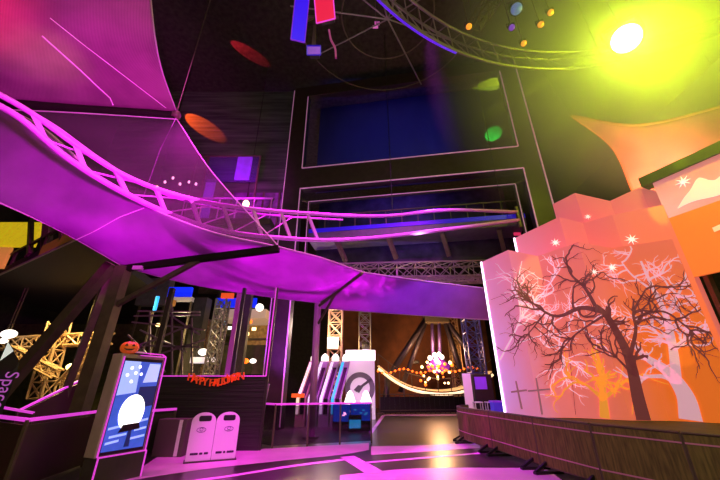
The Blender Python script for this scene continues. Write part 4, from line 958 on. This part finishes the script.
# low fence before the ride
fp0, fp1 = atz(380, 414, 0), atz(470, 413, 0); lf = thing('ride_fence', 'black low fence closing off the ride at the floor end', 'fence', fp0); b = MB()
for k in range(19): p = fp0.lerp(fp1, k/18); b.bar((p.x, p.y, 0), (p.x, p.y, 1.15), .035)
b.build('bars', 'black', lf); MB().bar(fp0+V((0, 0, 1.15)), fp1+V((0, 0, 1.15)), .06).build('top_rail', 'steel', lf); MB().bar(fp0+V((0, 0, .2)), fp1+V((0, 0, .2)), .05).build('bottom_rail', 'steel', lf)
MB().prism([fp0+V((0, .03, .05)), fp1+V((0, .03, .05)), fp1+V((0, .06, .05)), fp0+V((0, .06, .05))], (0, 0, .95)).build('backing', 'black', lf)
tag(MB().box(at(414, 362, 30.7), (.9, .1, .22)).build('wall_plate', 'black'), 'small dark plate on the brown wall behind the ride', 'plate')

# ================================================================== SHOPS BEYOND THE WINDOW
def pbx(x0, y0, x1, y1, Y, th):
    a, bq = at(x0, (y0+y1)/2, Y), at(x1, (y0+y1)/2, Y); z0, z1 = at((x0+x1)/2, y1, Y).z, at((x0+x1)/2, y0, Y).z
    return ((a.x+bq.x)/2, Y+th/2, (z0+z1)/2), (abs(bq.x-a.x), th, z1-z0)
def blk(name, label, cat, x0, y0, x1, y1, Y, th, m, group=None):
    c, s = pbx(x0, y0, x1, y1, Y, th); return tag(MB().box(c, s).build(name, m, bevel=.02), label, cat, group)
bsg = mat('blue_lit_fascia', '#1020c0', .4, emit='#1028f8', es=1.1)
sh = thing('snack_shop', 'lit shop with a blue fascia and pale ceiling seen through the window', 'shop', at(240, 380, 22))
for nm, m, q in [('side_wall', M['dark'], (203, 290, 206, 452, 23.0, 3)), ('fascia', bsg, (216, 298, 256, 307, 22, .2)), ('sign_lettering_board', mat('red_orange_sign', '#d04020', .5, emit='#ff5a28', es=.9), (221, 293, 233, 298, 21.8, .2)), ('ceiling_panel', mat('lit_shop_ceiling', '#c8a890', .6, emit='#d8b090', es=.45), (218, 309, 266, 318, 23, 3)),
                 ('back_wall', mat('shop_back', '#a08048', .7, emit='#a07840', es=.25, noise=.6), (214, 318, 268, 352, 26, .2)), ('counter', mat('shop_counter', '#5a5430', .6, noise=.3), (216, 345, 266, 374, 21.5, .8)), ('upper_wall', mat('shop_upper', '#5a4a3a', .7, noise=.3), (200, 272, 270, 293, 24, .3))]:
    c, s = pbx(*q); MB().box(c, s).build(nm, m, sh)
c, s = pbx(255, 303, 263, 311, 21.6, .3); MB().ball((c[0], c[1], c[2]), .26, 10).build('ceiling_lamp', 'white_lamp', sh, True)
for x0, x1, y in ((216, 236, 334), (216, 236, 342), (240, 266, 338), (240, 266, 346)):
    c, s = pbx(x0, y, x1, y+1.5, 24, .5); MB().box(c, s).build('shelf', 'steel', sh)
for k, (x, y, m) in enumerate([(224, 323, 'cyan_screen'), (230, 328, 'white_lamp'), (250, 322, 'orange_lamp'), (254, 329, 'warm_lamp'), (247, 334, 'warm_lamp')]): MB().box(at(x, y, 23.6), (.26, .1, .2)).build('menu_panel', m, sh)
b = blk('blue_sign', 'long blue glowing sign nearest the square mast', 'sign', 168, 287, 191, 297, 17, .2, bsg); c, s = pbx(168, 297, 192, 301, 17, .25); MB().box(c, s).build('lower_trim', 'white', b)
for dx in (-.45, .45): MB().bar((c[0]+dx*s[0], 17.15, 0), (c[0]+dx*s[0], 17.15, c[2]), .09).build('post', 'steel', b)
for (x, y, r, m, l) in [(238, 361, .12, 'white_lamp', 'small white lamp low behind the window, left of the orange one'), (245, 361, .16, 'orange_lamp', 'small orange lamp low behind the window'), (253, 361, .14, 'white_lamp', 'white lamp low behind the window, right of the orange one'),
                        (203, 352, .2, 'white_lamp', 'bright white lamp above the banner'), (158, 325, .1, 'warm_lamp', 'tiny warm lamp among the dark struts right of the mast')]:
    p = at(x, y, 19); t = thing('pedestal_lamp', l, 'lamp', (p.x, 19, 0), 'low lamps behind the window'); MB().ball(p, r, 10, (1.3, 1, .9)).build('globe', m, t, True); MB().tube([(p.x, 19, 0), p], .03, 6).build('pole', 'steel', t)
blk('white_case', 'white lit display case left of the window middle', 'case', 190, 357, 212, 363, 18.5, .5, mat('lit_case', '#e8e0e8', .5, emit='#e8e0f0', es=.7))
cc, cs = pbx(138, 278, 168, 305, 22.0, .6); t = thing('raised_cabin', 'pale grey raised cabin beside the square mast top', 'cabin', (cc[0], cc[1], 0))
MB().box(cc, cs).build('body', mat('cabin_grey', '#6a6470', .7, noise=.2), t, bevel=.02)
for dx in (-.4, .4): MB().bar((cc[0]+dx*cs[0], cc[1], 0), (cc[0]+dx*cs[0], cc[1], cc[2]-cs[2]/2), .12).build('leg', 'steel', t)
q = at(155.5, 303, 14.55); tag(MB().tube([(q.x, 14.55, 0), q], .04, 6).build('lamp_post', 'steel'), 'thin pole carrying the short cyan light tube', 'pole')
blk('cyan_tube', 'short bright cyan light tube below the blue sign', 'light', 154, 296, 157, 311, 14.5, .1, 'cyan_screen')
q = at(170, 302, 16.35); tag(MB().tube([(q.x, 16.35, 0), q], .04, 6).build('lamp_post', 'steel'), 'thin pole carrying the small amber lit box', 'pole')
blk('amber_box', 'small amber lit box under the long blue sign', 'light box', 167, 299, 173, 305, 16.2, .3, 'tan')
# steel stairs frame behind the window left
t = thing('steel_scaffold', 'tangle of thin steel rails and struts right of the square mast', 'frame', (-7, 14, 0))
for a, bq in [((138, 311), (200, 312)), ((134, 316), (200, 315)), ((140, 330), (186, 352)), ((150, 312), (150, 375)), ((172, 305), (172, 375)), ((130, 350), (190, 325)), ((160, 345), (160, 376)), ((182, 330), (182, 378)), ((128, 335), (165, 372)), ((132, 322), (205, 330)), ((140, 360), (205, 340)), ((165, 312), (200, 335)), ((192, 318), (192, 376)), ((128, 345), (200, 347))]:
    MB().bar(at(*a, 14), at(*bq, 14), .06).build('bar', 'truss', t)
for x in (150, 172): q = at(x, 375, 14); MB().bar((q.x, q.y, 0), q, .07).build('post', 'truss', t)

# ================================================================== LEFT SIDE
def nrail(label, pts, m='neon', low=True):
    t = thing('guard_rail', label, 'railing', (pts[0].x, pts[0].y, 0)); b = MB()
    for a, bq in zip(pts, pts[1:]):
        MB().bar(a, bq, .055).build('handrail', m, t)
        if low:
            nn = V(((bq-a).y, -(bq-a).x, 0)).normalized()*.015
            MB().prism([V((a.x, a.y, .05))-nn, V((bq.x, bq.y, .05))-nn, V((bq.x, bq.y, bq.z-.08))-nn, V((a.x, a.y, a.z-.08))-nn], nn*2).build('panel', mat('rail_panel', '#3a3022', .4, alpha=1), t)
    for p in pts: MB().bar((p.x, p.y, 0), p, .05).build('post', 'steel', t)
    return t
nrail('near magenta lit guard rail bending left of the kiosk', [atz(-30, 413, 1.08), atz(28, 420, 1.08), atz(98, 411.5, 1.08)])
nrail('rising magenta stair rail leading up behind the guard rail', [at(18, 411, 10.2), at(85, 378, 11.8), at(98, 375.5, 11.8)])
nrail('short level magenta rail joining the stair rail foot', [at(-20, 405.5, 9.6), at(0, 407, 9.8), at(34, 413, 10.0)], low=False)
for x, y in ((83, 402),): pass
# leaning sign board with the word Space
so = at(9, 366, 8.2)
t = thing('leaning_sign', 'dark slanted sign board reading Space in violet letters at the left border', 'sign', (so.x, so.y, 0))
c0, c1, c2, c3 = at(-28, 424, 8.0), at(-2, 425, 8.3), at(20, 362, 8.3), at(8, 342, 8.0)
nrm = (c1-c0).cross(c3-c0).normalized()
if nrm.y > 0: nrm = -nrm
MB().prism([c0, c1, c2, c3], -nrm*.12).build('board', 'black', t)
dirw = (at(-6, 412, 8.2)-at(13, 370, 8.2)).normalized(); nx = dirw; nz = nrm; ny = nz.cross(nx).normalized()
ctr = at(4.5, 390, 8.1)+nrm*.05
Mx = Matrix(((nx.x, ny.x, nz.x, ctr.x), (nx.y, ny.y, nz.y, ctr.y), (nx.z, ny.z, nz.z, ctr.z), (0, 0, 0, 1)))
MB().text('Space', Mx, .32, .01, 1.05).build('lettering', mat('violet_letters', '#b060c0', .5, emit='#b858c8', es=.5), t)
MB().prism([c3, c3.lerp(c2, .45), c3.lerp(c0, .25)], nrm*.02).build('lit_corner', mat('pale_lit_plate', '#d0d8d0', .4, emit='#d0e0d8', es=.7), t)
MB().bar(V((so.x-.55, so.y+.12, 0)), so+V((-.2, .12, -.3)), .1).build('stand', 'steel', t)
# upper floor: glowing yellow signs, tan plank, dark lattice
blk('yellow_sign', 'long yellow patterned lit sign above the slab edge at the left border', 'sign', -8, 222, 37, 246, 13.4, .2, 'yellow_glow')
p = at(12, 262, 13); blk('lit_window_strip', 'pale orange lit strip under the yellow sign', 'light', -8, 247, 6, 268, 13.3, .15, mat('orange_strip', '#d08840', .5, emit='#d88840', es=.6))
t = thing('slab_railing', 'dark railing of the upper floor crossing before the yellow sign', 'railing', e0+V((0, 0, .4)))
E = lambda f, z: V((*(e0.lerp(e1, f)).xy, z))
MB().bar(E(-.1, 6.9), E(1, 6.9), .1).build('handrail', 'steel', t)
for f in (0, .15, .3, .45, .6, .8): MB().bar(E(f, 6.3), E(f, 6.9), .08).build('post', 'steel', t)
for f in (.15, .42): MB().bar(E(f, 6.35), E(f+.18, 8.4), .16).build('brace', 'steel', t)
MB().bar(E(-.06, 6.2)+V((0, -.04, 0)), E(.3, 6.2)+V((0, -.04, 0)), .05, .42).build('tan_plank', 'tan', t)
MB().bar(E(-.06, 5.98)+V((0, -.05, 0)), E(1, 5.98)+V((0, -.05, 0)), .06).build('edge_trim', 'grey', t)
for x, l in ((46, 'slanted dark steel column rising past the yellow sign'),):
    a, bq = at(46, 250, 11.8), at(42, 205, 11.8); tag(MB().bar(a, bq+V((0, 0, 1.0)), .25).build('steel_column', 'steel'), l, 'column', kind='thing')
# warm lit hall under the slab: trusses and lamps
for k, (a, bq, l, wdt) in enumerate([((-15, 345), (110, 338), 'warm lit horizontal truss low in the left hall', .5), ((40, 398), (60, 322), 'warm leaning truss just right of the slanted sign', .6), ((12, 350), (58, 374), 'short warm truss dropping behind the thick strut', .35), ((95, 350), (60, 388), 'pale truss descending toward the stair rail', .35)]):
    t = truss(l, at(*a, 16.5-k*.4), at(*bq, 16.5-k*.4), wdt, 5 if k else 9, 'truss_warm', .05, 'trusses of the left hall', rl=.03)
for k, (x, y, r, m, l) in enumerate([(9, 334, .24, 'white_lamp', 'brightest white lamp in the left hall above the slanted sign'), (3, 341, .14, 'white_lamp', 'white lamp tucked left of the brightest hall lamp'), (73, 367, .20, 'warm_lamp', 'warm yellow lamp glowing behind the stair rail'), (84, 342, .13, 'warm_lamp', 'warm lamp on the truss left of the mast'), (100, 345, .1, 'warm_lamp', 'small warm lamp between the strut and the mast')]):
    p = at(x, y, 15.6); t = thing('hall_lamp', l, 'lamp', p, 'lamps of the left hall'); MB().ball(p, r, 12, (1.4, 1, .8)).build('globe', m, t, True); MB().tube([p, V((p.x, p.y, 6.0))], .025, 6).build('hanger_pole', 'steel', t)
blk('hall_counter', 'grey panelled counter under the near guard rail at the left border', 'counter', -40, 428, 12, 480, 9.4, .6, mat('counter_grey', '#5c5648', .6, noise=.2))
